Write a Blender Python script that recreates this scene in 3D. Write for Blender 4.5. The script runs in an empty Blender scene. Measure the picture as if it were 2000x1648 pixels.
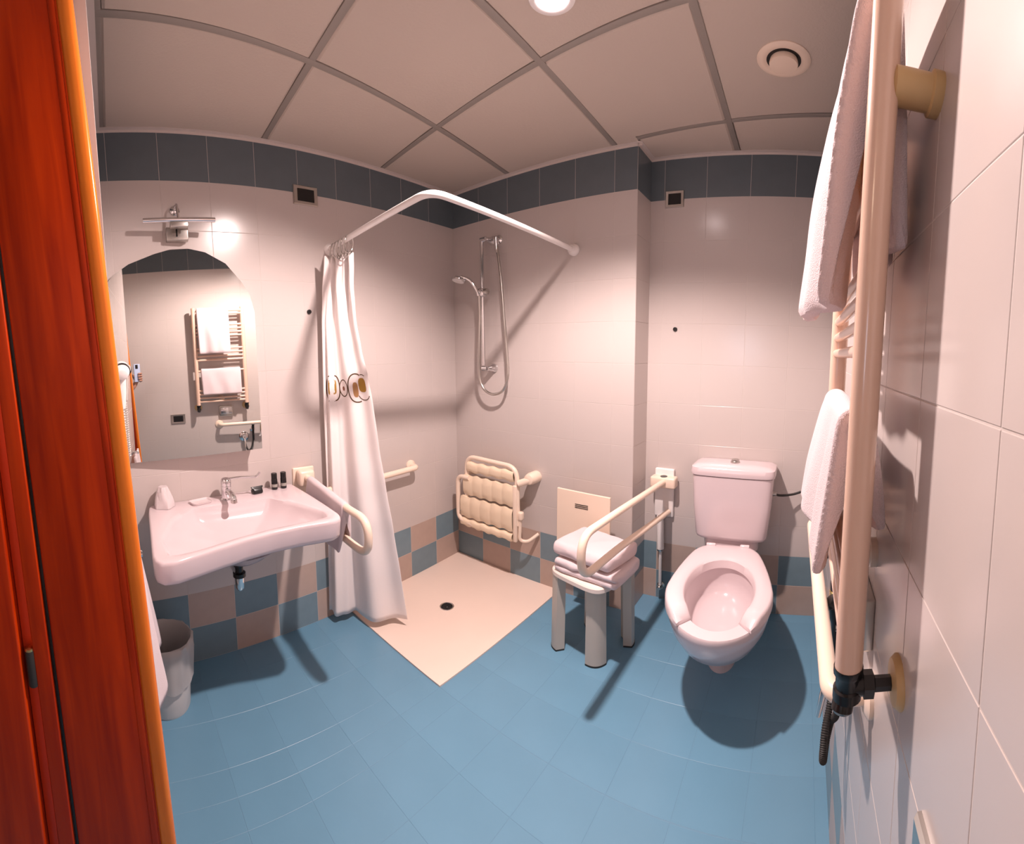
import bpy, bmesh, math, random
from math import sin, cos, pi, radians
from mathutils import Vector, Matrix, noise

# ------------------------------------------------------------------ scene, camera, world, light, exposure
sc = bpy.context.scene
C = sc.collection
random.seed(7)

F, FY, U0, V0 = 861.4264, 815.4553, 1000.0, 756.1001      # panorama scale and centre in the 2000 x 1648 frame
CAM = Vector((1.9199, -1.912, 1.346))
YAW, PITCH, ROLL = 0.6598, -0.0865, -0.0074
cd = bpy.data.cameras.new('camera')
cd.type = 'PANO'
cd.panorama_type = 'CENTRAL_CYLINDRICAL'
cd.central_cylindrical_range_u_min = -U0 / F
cd.central_cylindrical_range_u_max = (2000 - U0) / F
cd.central_cylindrical_range_v_min = -(1648 - V0) / FY
cd.central_cylindrical_range_v_max = V0 / FY
cd.central_cylindrical_radius = 1.0
cd.clip_start = 0.005
cam = bpy.data.objects.new('camera', cd)
C.objects.link(cam)
fwd = Vector((-sin(YAW) * cos(PITCH), cos(YAW) * cos(PITCH), sin(PITCH)))
rgt = Vector((cos(YAW), sin(YAW), 0))
upv = rgt.cross(fwd)
rr = cos(ROLL) * rgt + sin(ROLL) * upv
uu = -sin(ROLL) * rgt + cos(ROLL) * upv
cam.matrix_world = Matrix(((rr.x, uu.x, -fwd.x, CAM.x), (rr.y, uu.y, -fwd.y, CAM.y), (rr.z, uu.z, -fwd.z, CAM.z), (0, 0, 0, 1)))
sc.camera = cam

sc.view_settings.view_transform = 'Standard'
sc.view_settings.look = 'None'
sc.view_settings.gamma = 1.0
sc.view_settings.use_curve_mapping = False
sc.view_settings.exposure = 0.08

w = bpy.data.worlds.new('world'); sc.world = w; w.use_nodes = True
w.node_tree.nodes['Background'].inputs[0].default_value = (0.5, 0.42, 0.38, 1)
w.node_tree.nodes['Background'].inputs[1].default_value = 0.005


def lamp(name, kind, loc, energy, color, **kw):
    d = bpy.data.lights.new(name, kind)
    d.energy = energy; d.color = color
    for k, v in kw.items():
        setattr(d, k, v)
    o = bpy.data.objects.new(name, d); C.objects.link(o); o.location = loc
    return o


H = 2.3234
LX, LY = 1.25, -0.865
# the recessed ceiling downlight of the room, aimed slightly towards the door
o = lamp('ceiling_spot', 'SPOT', (LX, LY, H - 0.012), 245, (1.0, 0.80, 0.755), spot_size=radians(150), spot_blend=0.5, shadow_soft_size=0.035)
o.rotation_euler = (radians(-11), 0, 0)
# daylight window at the end of the hall behind the camera, and the hall's warm ceiling lamp
o = lamp('hall_daylight', 'AREA', (1.14, -3.36, 1.42), 2.6, (0.72, 0.8, 1.0), shape='RECTANGLE', size=0.30, size_y=0.42)
o.rotation_euler = (radians(90), 0, 0)
lamp('hall_bulb', 'POINT', (1.0, -2.75, 2.15), 6, (1.0, 0.72, 0.5), shadow_soft_size=0.09)

# ------------------------------------------------------------------ materials
MATS = {}


def mat(name, col, rough=0.5, metal=0.0, spec=0.5, coat=0.0, var=0.0, noise_scale=0, noise_amt=0.0, bump=0.0, bump_scale=200, trans=0.0, emit=None, estr=1.0, sheen=0.0, ior=None):
    if name in MATS:
        return MATS[name]
    m = bpy.data.materials.new(name); m.use_nodes = True
    nt = m.node_tree; b = nt.nodes['Principled BSDF']
    b.inputs['Base Color'].default_value = (*col, 1)
    b.inputs['Roughness'].default_value = rough
    b.inputs['Metallic'].default_value = metal
    b.inputs['Specular IOR Level'].default_value = spec
    b.inputs['Coat Weight'].default_value = coat
    b.inputs['Coat Roughness'].default_value = 0.08
    b.inputs['Transmission Weight'].default_value = trans
    if ior: b.inputs['IOR'].default_value = ior
    if sheen: b.inputs['Sheen Weight'].default_value = sheen
    if emit:
        b.inputs['Emission Color'].default_value = (*emit, 1)
        b.inputs['Emission Strength'].default_value = estr
    L = nt.links
    src = None
    if noise_scale:
        tc = nt.nodes.new('ShaderNodeTexCoord')
        n = nt.nodes.new('ShaderNodeTexNoise'); n.inputs['Scale'].default_value = noise_scale; n.inputs['Detail'].default_value = 5
        L.new(tc.outputs['Object'], n.inputs['Vector'])
        mr = nt.nodes.new('ShaderNodeMapRange')
        mr.inputs['To Min'].default_value = 1 - noise_amt; mr.inputs['To Max'].default_value = 1 + noise_amt
        L.new(n.outputs['Fac'], mr.inputs['Value'])
        src = mr.outputs['Result']
    if var:
        oi = nt.nodes.new('ShaderNodeObjectInfo')
        mr2 = nt.nodes.new('ShaderNodeMapRange')
        mr2.inputs['To Min'].default_value = 1 - var; mr2.inputs['To Max'].default_value = 1 + var
        L.new(oi.outputs['Random'], mr2.inputs['Value'])
        if src:
            mu = nt.nodes.new('ShaderNodeMath'); mu.operation = 'MULTIPLY'
            L.new(src, mu.inputs[0]); L.new(mr2.outputs['Result'], mu.inputs[1]); src = mu.outputs[0]
        else:
            src = mr2.outputs['Result']
    if src:
        vm = nt.nodes.new('ShaderNodeVectorMath'); vm.operation = 'SCALE'
        vm.inputs[0].default_value = col
        L.new(src, vm.inputs['Scale']); L.new(vm.outputs[0], b.inputs['Base Color'])
    if bump:
        tc = nt.nodes.new('ShaderNodeTexCoord')
        n = nt.nodes.new('ShaderNodeTexNoise'); n.inputs['Scale'].default_value = bump_scale; n.inputs['Detail'].default_value = 3
        L.new(tc.outputs['Object'], n.inputs['Vector'])
        bp = nt.nodes.new('ShaderNodeBump'); bp.inputs['Strength'].default_value = bump; bp.inputs['Distance'].default_value = 0.002
        L.new(n.outputs['Fac'], bp.inputs['Height']); L.new(bp.outputs[0], b.inputs['Normal'])
    MATS[name] = m
    return m


M_TILE = mat('glazed_cream_tile', (0.565, 0.505, 0.482), rough=0.2, var=0.006, bump=0.03, bump_scale=9)
M_BAND = mat('glazed_slate_blue_tile', (0.115, 0.145, 0.165), rough=0.3, var=0.03, noise_scale=14, noise_amt=0.10)
M_TBLUE = mat('glazed_pale_blue_tile', (0.175, 0.255, 0.30), rough=0.3, var=0.05, noise_scale=18, noise_amt=0.10)
M_TPINK = mat('glazed_beige_pink_tile', (0.46, 0.35, 0.30), rough=0.3, var=0.04, noise_scale=18, noise_amt=0.08)
M_GROUT = mat('pale_grout', (0.58, 0.52, 0.49), rough=0.8)
M_FGROUT = mat('blue_grout', (0.130, 0.27, 0.39), rough=0.6)
M_FLOOR = mat('blue_floor_tile', (0.130, 0.285, 0.410), rough=0.34, var=0.006, noise_scale=3.0, noise_amt=0.10, bump=0.1, bump_scale=60)
M_CEIL = mat('mineral_ceiling_tile', (0.57, 0.485, 0.42), rough=0.9, var=0.01, bump=0.3, bump_scale=120)
M_TBAR = mat('grey_ceiling_grid', (0.31, 0.275, 0.245), rough=0.5)
M_TRIM = mat('pale_angle_trim', (0.66, 0.58, 0.54), rough=0.5)
M_CERAM = mat('white_porcelain', (0.67, 0.565, 0.585), rough=0.14, coat=0.1)
M_CERAM2 = mat('white_seat_plastic', (0.72, 0.61, 0.63), rough=0.22, coat=0.1)
M_TRAY = mat('cream_shower_tray', (0.82, 0.67, 0.58), rough=0.35, noise_scale=6, noise_amt=0.03)
M_CREAM = mat('cream_nylon', (0.86, 0.70, 0.57), rough=0.3)
M_CREAM2 = mat('ivory_nylon_slat', (0.86, 0.70, 0.52), rough=0.35)
M_STOOL = mat('ivory_stool_plastic', (0.82, 0.72, 0.66), rough=0.35)
M_LEG = mat('grey_beige_stool_leg', (0.50, 0.46, 0.41), rough=0.4)
M_CHROME = mat('chrome', (0.75, 0.75, 0.76), rough=0.09, metal=1.0)
M_STEEL = mat('brushed_metal', (0.55, 0.53, 0.5), rough=0.28, metal=1.0)
M_BLACK = mat('black_plastic', (0.008, 0.008, 0.009), rough=0.25)
M_DARK = mat('dark_rubber', (0.02, 0.019, 0.018), rough=0.6)
M_TOWEL = mat('white_terry_cloth', (0.84, 0.735, 0.77), rough=0.95, bump=0.9, bump_scale=520, sheen=0.3, spec=0.1)
M_CURT = mat('white_curtain_cloth', (0.95, 0.88, 0.86), rough=0.75, spec=0.2, bump=0.15, bump_scale=300)
M_WHITE = mat('white_plastic', (0.86, 0.82, 0.80), rough=0.3)
M_RAD = mat('cream_radiator_enamel', (0.78, 0.55, 0.43), rough=0.2, coat=0.2)
M_TAN = mat('tan_plastic_rosette', (0.62, 0.42, 0.20), rough=0.45)
M_BRASS = mat('aged_brass', (0.65, 0.5, 0.22), rough=0.3, metal=1.0)
M_PRINT = mat('brown_print_ink', (0.10, 0.055, 0.025), rough=0.8)
M_GOLD = mat('ochre_print_ink', (0.36, 0.20, 0.03), rough=0.8)
M_HALL = mat('hall_plaster', (0.62, 0.54, 0.44), rough=0.9)
M_BIN = mat('grey_white_bin_plastic', (0.62, 0.60, 0.58), rough=0.35)
M_LINER = mat('translucent_bin_liner', (0.55, 0.53, 0.52), rough=0.3, trans=0.25)
M_SKIN = mat('skin', (0.45, 0.24, 0.17), rough=0.5)
M_SLEEVE = mat('dark_sleeve_cloth', (0.03, 0.03, 0.035), rough=0.9)
M_PHONE = mat('pale_blue_phone_case', (0.45, 0.55, 0.75), rough=0.3)
M_CUP = mat('clear_cup_plastic', (0.95, 0.86, 0.87), rough=0.2, trans=0.35, ior=1.2)
M_BULB = mat('lit_downlight_lens', (1, 1, 1), emit=(1.0, 0.82, 0.82), estr=70)
M_MIRROR = mat('silvered_mirror_glass', (0.86, 0.86, 0.83), rough=0.012, metal=1.0)


def wood(name, col, dark, rough=0.35, scale=1.0):
    m = bpy.data.materials.new(name); m.use_nodes = True
    nt = m.node_tree; b = nt.nodes['Principled BSDF']; L = nt.links
    tc = nt.nodes.new('ShaderNodeTexCoord'); mp = nt.nodes.new('ShaderNodeMapping')
    mp.inputs['Scale'].default_value = (26 * scale, 26 * scale, 1.6 * scale)
    L.new(tc.outputs['Object'], mp.inputs['Vector'])
    n = nt.nodes.new('ShaderNodeTexNoise'); n.inputs['Scale'].default_value = 1.6; n.inputs['Detail'].default_value = 8; n.inputs['Distortion'].default_value = 0.6
    L.new(mp.outputs[0], n.inputs['Vector'])
    cr = nt.nodes.new('ShaderNodeValToRGB')
    cr.color_ramp.elements[0].position = 0.3; cr.color_ramp.elements[0].color = (*dark, 1)
    cr.color_ramp.elements[1].position = 0.72; cr.color_ramp.elements[1].color = (*col, 1)
    L.new(n.outputs['Fac'], cr.inputs[0]); L.new(cr.outputs[0], b.inputs['Base Color'])
    b.inputs['Roughness'].default_value = rough
    b.inputs['Specular IOR Level'].default_value = 0.18; b.inputs['Coat Weight'].default_value = 0.0
    MATS[name] = m
    return m


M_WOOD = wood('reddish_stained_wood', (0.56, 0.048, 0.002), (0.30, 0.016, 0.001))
M_WOODL = wood('orange_lamplit_edge', (0.85, 0.24, 0.03), (0.70, 0.17, 0.02), rough=0.25)  # brighter copy of the wood: lamplight on the rounded edge put into its colour
M_WOODR = wood('red_lit_door_edge', (0.80, 0.07, 0.02), (0.66, 0.05, 0.012), rough=0.3)  # lit copy of the wood: the hall lamp's glow is in this red

def add_translucency(m, k, col):
    nt = m.node_tree; b = nt.nodes['Principled BSDF']; out = nt.nodes['Material Output']
    tr = nt.nodes.new('ShaderNodeBsdfTranslucent'); tr.inputs[0].default_value = (*col, 1)
    mx = nt.nodes.new('ShaderNodeMixShader'); mx.inputs[0].default_value = k
    nt.links.new(b.outputs[0], mx.inputs[1]); nt.links.new(tr.outputs[0], mx.inputs[2]); nt.links.new(mx.outputs[0], out.inputs[0])


add_translucency(M_CURT, 0.12, (0.9, 0.82, 0.8))
add_translucency(M_TOWEL, 0.16, (0.95, 0.62, 0.38))

# ------------------------------------------------------------------ helpers


class MB:
    """collects geometry, then links it as one mesh object"""

    def __init__(s):
        s.v = []; s.f = []

    def add(s, vs, fs):
        n = len(s.v)
        s.v += [tuple(v) for v in vs]
        s.f += [tuple(i + n for i in f) for f in fs]
        return s

    def box(s, c, size, rot=None, ch=0.0):
        hx, hy, hz = [q / 2 for q in size]
        bm = bmesh.new()
        bmesh.ops.create_cube(bm, size=1.0, matrix=Matrix.Diagonal((size[0], size[1], size[2], 1)))
        if ch > 0:
            bmesh.ops.bevel(bm, geom=list(bm.edges), offset=min(ch, hx * .95, hy * .95, hz * .95), segments=3, profile=0.5, affect='EDGES')
        M = Matrix.Translation(Vector(c))
        if rot is not None:
            M = M @ (rot if isinstance(rot, Matrix) else Matrix.Rotation(rot, 4, 'Z'))
        vs = [M @ v.co for v in bm.verts]
        bm.verts.index_update()
        fs = [[v.index for v in f.verts] for f in bm.faces]
        bm.free()
        return s.add(vs, fs)

    def loft(s, rings, cap0=True, cap1=True, closed=True):
        n = len(rings[0]); vs = [p for r in rings for p in r]; fs = []
        m = n if closed else n - 1
        for i in range(len(rings) - 1):
            for j in range(m):
                a = i * n + j; b = i * n + (j + 1) % n
                fs.append((a, b, b + n, a + n))
        if cap0: fs.append(tuple(reversed(range(n))))
        if cap1: fs.append(tuple((len(rings) - 1) * n + j for j in range(n)))
        return s.add(vs, fs)

    def tube(s, pts, r, seg=12, cap=True):
        pts = [Vector(p) for p in pts]
        n = len(pts)
        rs = r if isinstance(r, (list, tuple)) else [r] * n
        tang = []
        for i in range(n):
            a = pts[max(i - 1, 0)]; b = pts[min(i + 1, n - 1)]
            tang.append((b - a).normalized())
        up = Vector((0, 0, 1))
        if abs(tang[0].dot(up)) > 0.9: up = Vector((1, 0, 0))
        nrm = (up - tang[0] * up.dot(tang[0])).normalized()
        rings = []
        for i in range(n):
            t = tang[i]
            nrm = (nrm - t * nrm.dot(t)).normalized()
            bn = t.cross(nrm)
            rings.append([pts[i] + (nrm * cos(2 * pi * k / seg) + bn * sin(2 * pi * k / seg)) * rs[i] for k in range(seg)])
        return s.loft(rings, cap, cap)

    def lathe(s, c, axis, prof, seg=24):
        """prof: list of (radius, distance along axis)"""
        a = Vector(axis).normalized()
        u = a.orthogonal().normalized(); v = a.cross(u); c = Vector(c)
        rings = [[c + a * h + (u * cos(2 * pi * k / seg) + v * sin(2 * pi * k / seg)) * max(r, 1e-4) for k in range(seg)] for r, h in prof]
        return s.loft(rings, True, True)

    def prism(s, poly, d, both=True):
        """poly: 3D points (planar), extruded by vector d"""
        d = Vector(d); poly = [Vector(p) for p in poly]
        return s.loft([poly, [p + d for p in poly]], True, True)

    def build(s, name, m, parent=None, smooth=40, weld=False):
        me = bpy.data.meshes.new(name)
        me.from_pydata(s.v, [], s.f)
        bm = bmesh.new(); bm.from_mesh(me)
        if weld: bmesh.ops.remove_doubles(bm, verts=bm.verts, dist=1e-5)
        bmesh.ops.recalc_face_normals(bm, faces=bm.faces)
        bm.to_mesh(me); bm.free()
        if smooth:
            me.polygons.foreach_set('use_smooth', [True] * len(me.polygons))
            me.set_sharp_from_angle(angle=radians(smooth))
        me.materials.append(m)
        o = bpy.data.objects.new(name, me)
        C.objects.link(o)
        if parent: o.parent = parent
        return o


def tag(o, label, cat, group=None):
    o['label'] = label; o['category'] = cat
    if group: o['group'] = group
    return o


def thing(name, label, cat, loc=(0, 0, 0), group=None):
    """an Empty at the thing's base; parts are built in world space, then re-based on it"""
    o = bpy.data.objects.new(name, None); C.objects.link(o)
    o.empty_display_size = 0.05
    o.location = loc
    return tag(o, label, cat, group)


def rebase(root):
    """parts were modelled in world coordinates: keep them there under the Empty at its place"""
    off = Matrix.Translation(-Vector(root.location))
    for ch in root.children:
        ch.matrix_parent_inverse = off


def struct(o):
    o['kind'] = 'structure'
    return o


def sub(o, lv=1):
    md = o.modifiers.new('s', 'SUBSURF'); md.levels = lv; md.render_levels = lv
    return o


def bez(pts, n=8):
    """round the corners of a polyline: Catmull-Rom through pts"""
    pts = [Vector(p) for p in pts]
    P = [2 * pts[0] - pts[1]] + pts + [2 * pts[-1] - pts[-2]]
    out = []
    for i in range(1, len(P) - 2):
        for k in range(n):
            t = k / n
            a, b, c, d = P[i - 1], P[i], P[i + 1], P[i + 2]
            out.append(0.5 * ((2 * b) + (-a + c) * t + (2 * a - 5 * b + 4 * c - d) * t * t + (-a + 3 * b - 3 * c + d) * t ** 3))
    out.append(pts[-1])
    return out


def fillet(pts, r, n=6):
    """polyline with rounded corners of radius about r"""
    pts = [Vector(p) for p in pts]
    out = [pts[0]]
    for i in range(1, len(pts) - 1):
        a, b, c = pts[i - 1], pts[i], pts[i + 1]
        q = min(r, (b - a).length * .49, (c - b).length * .49)
        p0 = b + (a - b).normalized() * q; p1 = b + (c - b).normalized() * q
        for k in range(n + 1):
            t = k / n
            out.append((1 - t) ** 2 * p0 + 2 * t * (1 - t) * b + t * t * p1)
    out.append(pts[-1])
    return out


def srect(cx, cy, hx, hy, z, e=4.0, n=32, rot=0.0):
    """superellipse ring"""
    out = []
    for k in range(n):
        a = 2 * pi * k / n
        x = math.copysign(abs(cos(a)) ** (2 / e), cos(a)) * hx; y = math.copysign(abs(sin(a)) ** (2 / e), sin(a)) * hy
        out.append(Vector((cx + x * cos(rot) - y * sin(rot), cy + x * sin(rot) + y * cos(rot), z)))
    return out


# ------------------------------------------------------------------ room shell
D, PX, W, T, B = 0.1774, 1.152, 2.0532, 0.2077, 0.1573
FRONT = -1.905
S = 0.08                      # the wall with the basin runs 4.6 degrees off square


def LWx(y): return -S * y


TILE_CACHE = {}


def tile_mesh(w_, h_, m, th=0.006, ch=0.0007):
    key = (round(w_, 4), round(h_, 4), m.name)
    if key in TILE_CACHE: return TILE_CACHE[key]
    x, y = w_ / 2, h_ / 2
    vs = []
    for (ix, z) in ((0, 0), (0, th - ch * .6), (ch, th)):
        vs += [(-x + ix, -y + ix, z), (x - ix, -y + ix, z), (x - ix, y - ix, z), (-x + ix, y - ix, z)]
    fs = []
    for i in (0, 1):
        for j in range(4):
            a = i * 4 + j; b = i * 4 + (j + 1) % 4
            fs.append((a, b, b + 4, a + 4))
    fs.append((8, 9, 10, 11))
    me = bpy.data.meshes.new('tile'); me.from_pydata(vs, [], fs)
    me.materials.append(m)
    TILE_CACHE[key] = me
    return me


def lay(parent, org, ud, vd, nd, us, vs, colour, gap=0.0018, base=-0.0045, skip=None, jitter=0.0006, name='tile'):
    """lay tiles between consecutive cuts us, vs on the plane org + u*ud + v*vd; nd points into the room"""
    org, ud, vd, nd = Vector(org), Vector(ud).normalized(), Vector(vd).normalized(), Vector(nd).normalized()
    for i in range(len(us) - 1):
        for j in range(len(vs) - 1):
            a, b, c, d = us[i], us[i + 1], vs[j], vs[j + 1]
            if b - a < 0.012 or d - c < 0.012: continue
            if skip and skip((a + b) / 2, (c + d) / 2): continue
            me = tile_mesh(b - a - gap, d - c - gap, colour(i, j))
            o = bpy.data.objects.new(name, me); C.objects.link(o)
            p = org + ud * (a + b) / 2 + vd * (c + d) / 2 + nd * base
            n2 = (nd + ud * random.uniform(-jitter, jitter) + vd * random.uniform(-jitter, jitter)).normalized()
            u2 = (ud - n2 * ud.dot(n2)).normalized(); v2 = n2.cross(u2)
            if v2.dot(vd) < 0: v2 = -v2; 
            u3 = v2.cross(n2)
            o.matrix_world = Matrix(((u3.x, v2.x, n2.x, p.x), (u3.y, v2.y, n2.y, p.y), (u3.z, v2.z, n2.z, p.z), (0, 0, 0, 1)))
            o.parent = parent


def cuts(a, b, step, start=None, rev=False):
    out = [a]; x = (start if start is not None else a + step)
    while x < b - 1e-4:
        if x > a + 1e-4: out.append(x)
        x += step
    out.append(b)
    return out


ZT = [0, B, 2 * B, 3 * B] + [H - k * T for k in range(8, 0, -1)] + [H]      # rows counted down from the blue band
ZR = [0, B, 2 * B, 3 * B] + [3 * B + k * T for k in range(1, 9)] + [H]      # the radiator wall counts up


def wallcol(phase):
    def f(i, j):
        if j == 0: return M_TBLUE if (i + phase) % 2 == 1 else M_TPINK
        if j == 1: return M_TBLUE if (i + phase) % 2 == 0 else M_TPINK
        if j >= 11: return M_BAND
        return M_TILE
    return f


def slab(name, p0, p1, n_out, th=0.1, z0=-0.005, z1=H + 0.06):
    p0, p1, n = Vector((*p0, 0)), Vector((*p1, 0)), Vector((*n_out, 0)).normalized()
    r = [p0, p1, p1 + n * th, p0 + n * th]
    return struct(MB().loft([[q + Vector((0, 0, z0)) for q in r], [q + Vector((0, 0, z1)) for q in r]]).build(name, M_GROUT, smooth=0))


q = -0.0009
# wall with the basin
nl = Vector((1, S, 0)).normalized(); ul = Vector((S, -1, 0)).normalized()
LL = -FRONT * math.hypot(1, S)
wl = slab('wall_left', (LWx(0.1) - q, 0.1), (LWx(FRONT - 0.25) - q, FRONT - 0.25), (-1, -S))
lay(wl, (0, 0, 0), ul, (0, 0, 1), nl, cuts(0, LL, T), ZT, wallcol(0))
# shower wall
wb = slab('wall_back', (-0.1, q), (PX, q), (0, 1), th=D - q + 0.1 - 0.02)
lay(wb, (0, 0, 0), (1, 0, 0), (0, 0, 1), (0, -1, 0), cuts(0, PX, T), ZT, wallcol(1))
wp = slab('wall_pillar', (PX - q - 0.004, q + .002), (PX - q - 0.004, D + 0.1), (-1, 0), th=0.03)
lay(wp, (PX, 0, 0), (0, 1, 0), (0, 0, 1), (1, 0, 0), cuts(0, D, D), ZT, wallcol(0))
# toilet wall: full tiles start at the right-hand corner
wt = slab('wall_rear', (PX - 0.02, D + q), (W + 0.1, D + q), (0, 1))
lay(wt, (W, D, 0), (-1, 0, 0), (0, 0, 1), (0, -1, 0), cuts(0, W - PX, T), ZT, wallcol(0))
# radiator wall
wr = slab('wall_right', (W + q, D + 0.1), (W + q, -3.5), (1, 0))
yr0 = D
yoff = (D + 1.645) % T
lay(wr, (W, D, 0), (0, -1, 0), (0, 0, 1), (-1, 0, 0), cuts(0, 2.35, T, start=yoff), ZR, wallcol(1))
# front wall beside the doorway
JX = 1.105
wf = slab('wall_front', (0.05, FRONT - q), (JX, FRONT - q), (0, -1), th=0.155)
xf0 = LWx(FRONT)
lay(wf, (xf0, FRONT, 0), (1, 0, 0), (0, 0, 1), (0, 1, 0), cuts(0, JX - xf0, T), ZT, wallcol(0))
# hall behind the camera
def plain(name, pts, d, m):
    return struct(MB().prism(pts, d).build(name, m, smooth=0))
plain('wall_hall_end', [(-0.2, -3.42, 0), (W + 0.1, -3.42, 0), (W + 0.1, -3.42, H), (-0.2, -3.42, H)], (0, -0.08, 0), M_HALL)
plain('wall_hall_side', [(-0.25, -2.06, 0), (-0.25, -3.5, 0), (-0.25, -3.5, H), (-0.25, -2.06, H)], (-0.08, 0, 0), M_HALL)
plain('wall_hall_divider', [(-0.25, -2.062, 0), (0.98, -2.062, 0), (0.98, -2.062, H), (-0.25, -2.062, H)], (0, -0.01, 0), M_HALL)
M_WIN = mat('hall_window_glass', (0.5, 0.55, 0.6), emit=(0.72, 0.8, 1.0), estr=1.2)
hw = struct(MB().box((1.14, -3.405, 1.42), (0.36, 0.03, 0.48), ch=.004).build('window_1', M_WHITE))
MB().box((1.14, -3.388, 1.42), (0.30, 0.006, 0.42)).build('pane', M_WIN, hw)
MB().box((1.14, -3.382, 1.42), (0.016, 0.012, 0.42)).build('glazing_bar', M_WHITE, hw)

# floor with its shower tray set flush in the corner
TX, TY = 0.747, -0.862
fl = struct(MB().box((0.93, -1.62, -0.0506), (2.5, 3.95, 0.1)).build('floor', M_FGROUT, smooth=0))
fx = sorted(set([0.02, TX] + [round(0.65 + 0.195 * k, 4) for k in range(-3, 8)] + [W]))
fx = [x for x in fx if 0.02 <= x <= W]
fy = sorted(set([TY, D] + [round(-0.665 + 0.195 * k, 4) for k in range(-8, 5)] + [-2.2]))
fy = [y for y in fy if -2.2 <= y <= D]
def floor_skip(x, y): return (x < TX and y > TY) or (x < PX and y > 0)
lay(fl, (0, 0, 0), (1, 0, 0), (0, 1, 0), (0, 0, 1), fx, fy, lambda i, j: M_FLOOR, base=-0.006, skip=floor_skip, gap=0.0010, jitter=0.0002)

t = thing('shower_tray', 'cream level-access shower tray in the corner behind the curtain', 'shower tray', (0.37, -0.43, 0))
poly = [(LWx(TY) + 0.001, TY + 0.001), (TX - 0.001, TY + 0.001), (TX - 0.001, -0.001), (0.002, -0.001)]
DC = Vector((0.381, -0.473))
seg = []
for i in range(4):
    a, b = Vector(poly[i]), Vector(poly[(i + 1) % 4])
    seg += [a.lerp(b, k / 12) for k in range(12)]
rings = [[Vector((p.x, p.y, -0.0004)) for p in seg], [Vector((p.x, p.y, 0.0065)) for p in seg]]
for f, z in ((0.97, 0.0075), (0.9, 0.006), (0.6, 0.0035), (0.3, 0.0015), (0.14, 0.001)):
    rings.append([Vector((*(DC + (p - DC) * f), z)) for p in seg])
MB().loft(rings, True, True).build('tray_surface', M_TRAY, t, smooth=30)
dr = MB().lathe((DC.x, DC.y, 0.001), (0, 0, 1), [(0.036, 0), (0.036, 0.003), (0.033, 0.004), (0.028, 0.002)]).build('drain_ring', M_CHROME, t)
MB().lathe((DC.x, DC.y, 0.002), (0, 0, 1), [(0.029, 0), (0.029, 0.0025), (0.012, 0.003), (0.010, 0.005), (0.003, 0.0055)]).build('drain_cover', M_BLACK, t)
rebase(t)

# ------------------------------------------------------------------ suspended ceiling
ce = struct(MB().box((0.93, -1.62, H + 0.06), (2.5, 3.95, 0.04)).build('ceiling', M_CEIL, smooth=0))
A = {0: lambda y: LWx(y), 1: lambda y: 0.43 - 0.155 * (y) if y > -2.2 else 0.77, 2: lambda y: 1.045 - 0.045 * y, 3: lambda y: 1.575 - 0.012 * y, 4: lambda y: W}
Bl = {0: lambda x: D, 1: lambda x: -0.045 - 0.13 * (x - 1.17), 2: lambda x: -0.545 - 0.11 * x, 3: lambda x: -1.19 - 0.055 * x, 4: lambda x: -1.875, 5: lambda x: -2.50}
def inter(fa, fb):
    x, y = 0.5, -1.0
    for _ in range(20):
        x = fa(y); y = fb(x)
    return Vector((x, y, 0))
def cpanel(poly, z=H):
    c = sum((p for p in poly), Vector()) / len(poly)
    g = [p + (c - p).normalized() * 0.016 for p in poly]
    e = [p + (c - p).normalized() * 0.026 for p in poly]
    up = Vector((0, 0, 1))
    b = MB().loft([[p + up * (z + 0.018) for p in g], [p + up * (z + 0.004) for p in g], [p + up * (z - 0.001) for p in e]], True, True)
    o = b.build('ceiling_tile', M_CEIL, ce, smooth=0)
for i in range(4):
    for j in range(5):
        if j == 0 and i < 2: continue
        if j == 0 and i == 2:
            p = [Vector((PX, D, 0)), Vector((PX, Bl[1](PX), 0)), inter(A[3], Bl[1]), Vector((A[3](D), D, 0))]
        elif j == 1 and i < 2:
            p = [Vector((A[i](0), 0, 0)), inter(A[i], Bl[2]), inter(A[i + 1], Bl[2]), Vector((A[i + 1](0), 0, 0))]
        elif j == 1 and i == 2:
            p = [Vector((A[2](0), 0, 0)), inter(A[2], Bl[2]), inter(A[3], Bl[2]), inter(A[3], Bl[1]), Vector((PX, Bl[1](PX), 0)), Vector((PX, 0, 0))]
            c = sum(p, Vector()) / 6
        else:
            p = [inter(A[i], Bl[j]), inter(A[i], Bl[j + 1]), inter(A[i + 1], Bl[j + 1]), inter(A[i + 1], Bl[j])]
        cpanel(p)
def tbar(p, q_, dz=0.0):
    p, q_ = Vector(p), Vector(q_)
    d = (q_ - p); L_ = d.length; ang = math.atan2(d.y, d.x); c = (p + q_) / 2
    MB().box((c.x, c.y, H + 0.0015 + dz), (L_, 0.024, 0.006), rot=ang, ch=0.001).box((c.x, c.y, H + 0.018), (L_, 0.004, 0.03), rot=ang).build('grid_bar', M_TBAR, ce)
for k in (1, 2, 3):
    y1 = 0 if k < 3 else D
    tbar((A[k](y1), y1, 0), (A[k](-2.2), -2.2, 0))
for k in (2, 3, 4):
    a = inter(A[0], Bl[k]); tbar(a, (W, Bl[k](W), 0), 0.0008)
tbar((PX, Bl[1](PX), 0), (W, Bl[1](W), 0), 0.0008)
def trimstrip(p, q_, nin):
    p, q_, nin = Vector((*p, 0)), Vector((*q_, 0)), Vector((*nin, 0)).normalized()
    up = Vector((0, 0, 1))
    prof = [(0.0, H - 0.012), (0.0025, H - 0.012), (0.003, H - 0.003), (0.024, H - 0.0025), (0.024, H - 0.001), (0.0, H + 0.004)]
    MB().loft([[p + nin * a + up * b for a, b in prof], [q_ + nin * a + up * b for a, b in prof]]).build('edge_trim', M_TRIM, ce, smooth=20)
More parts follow.
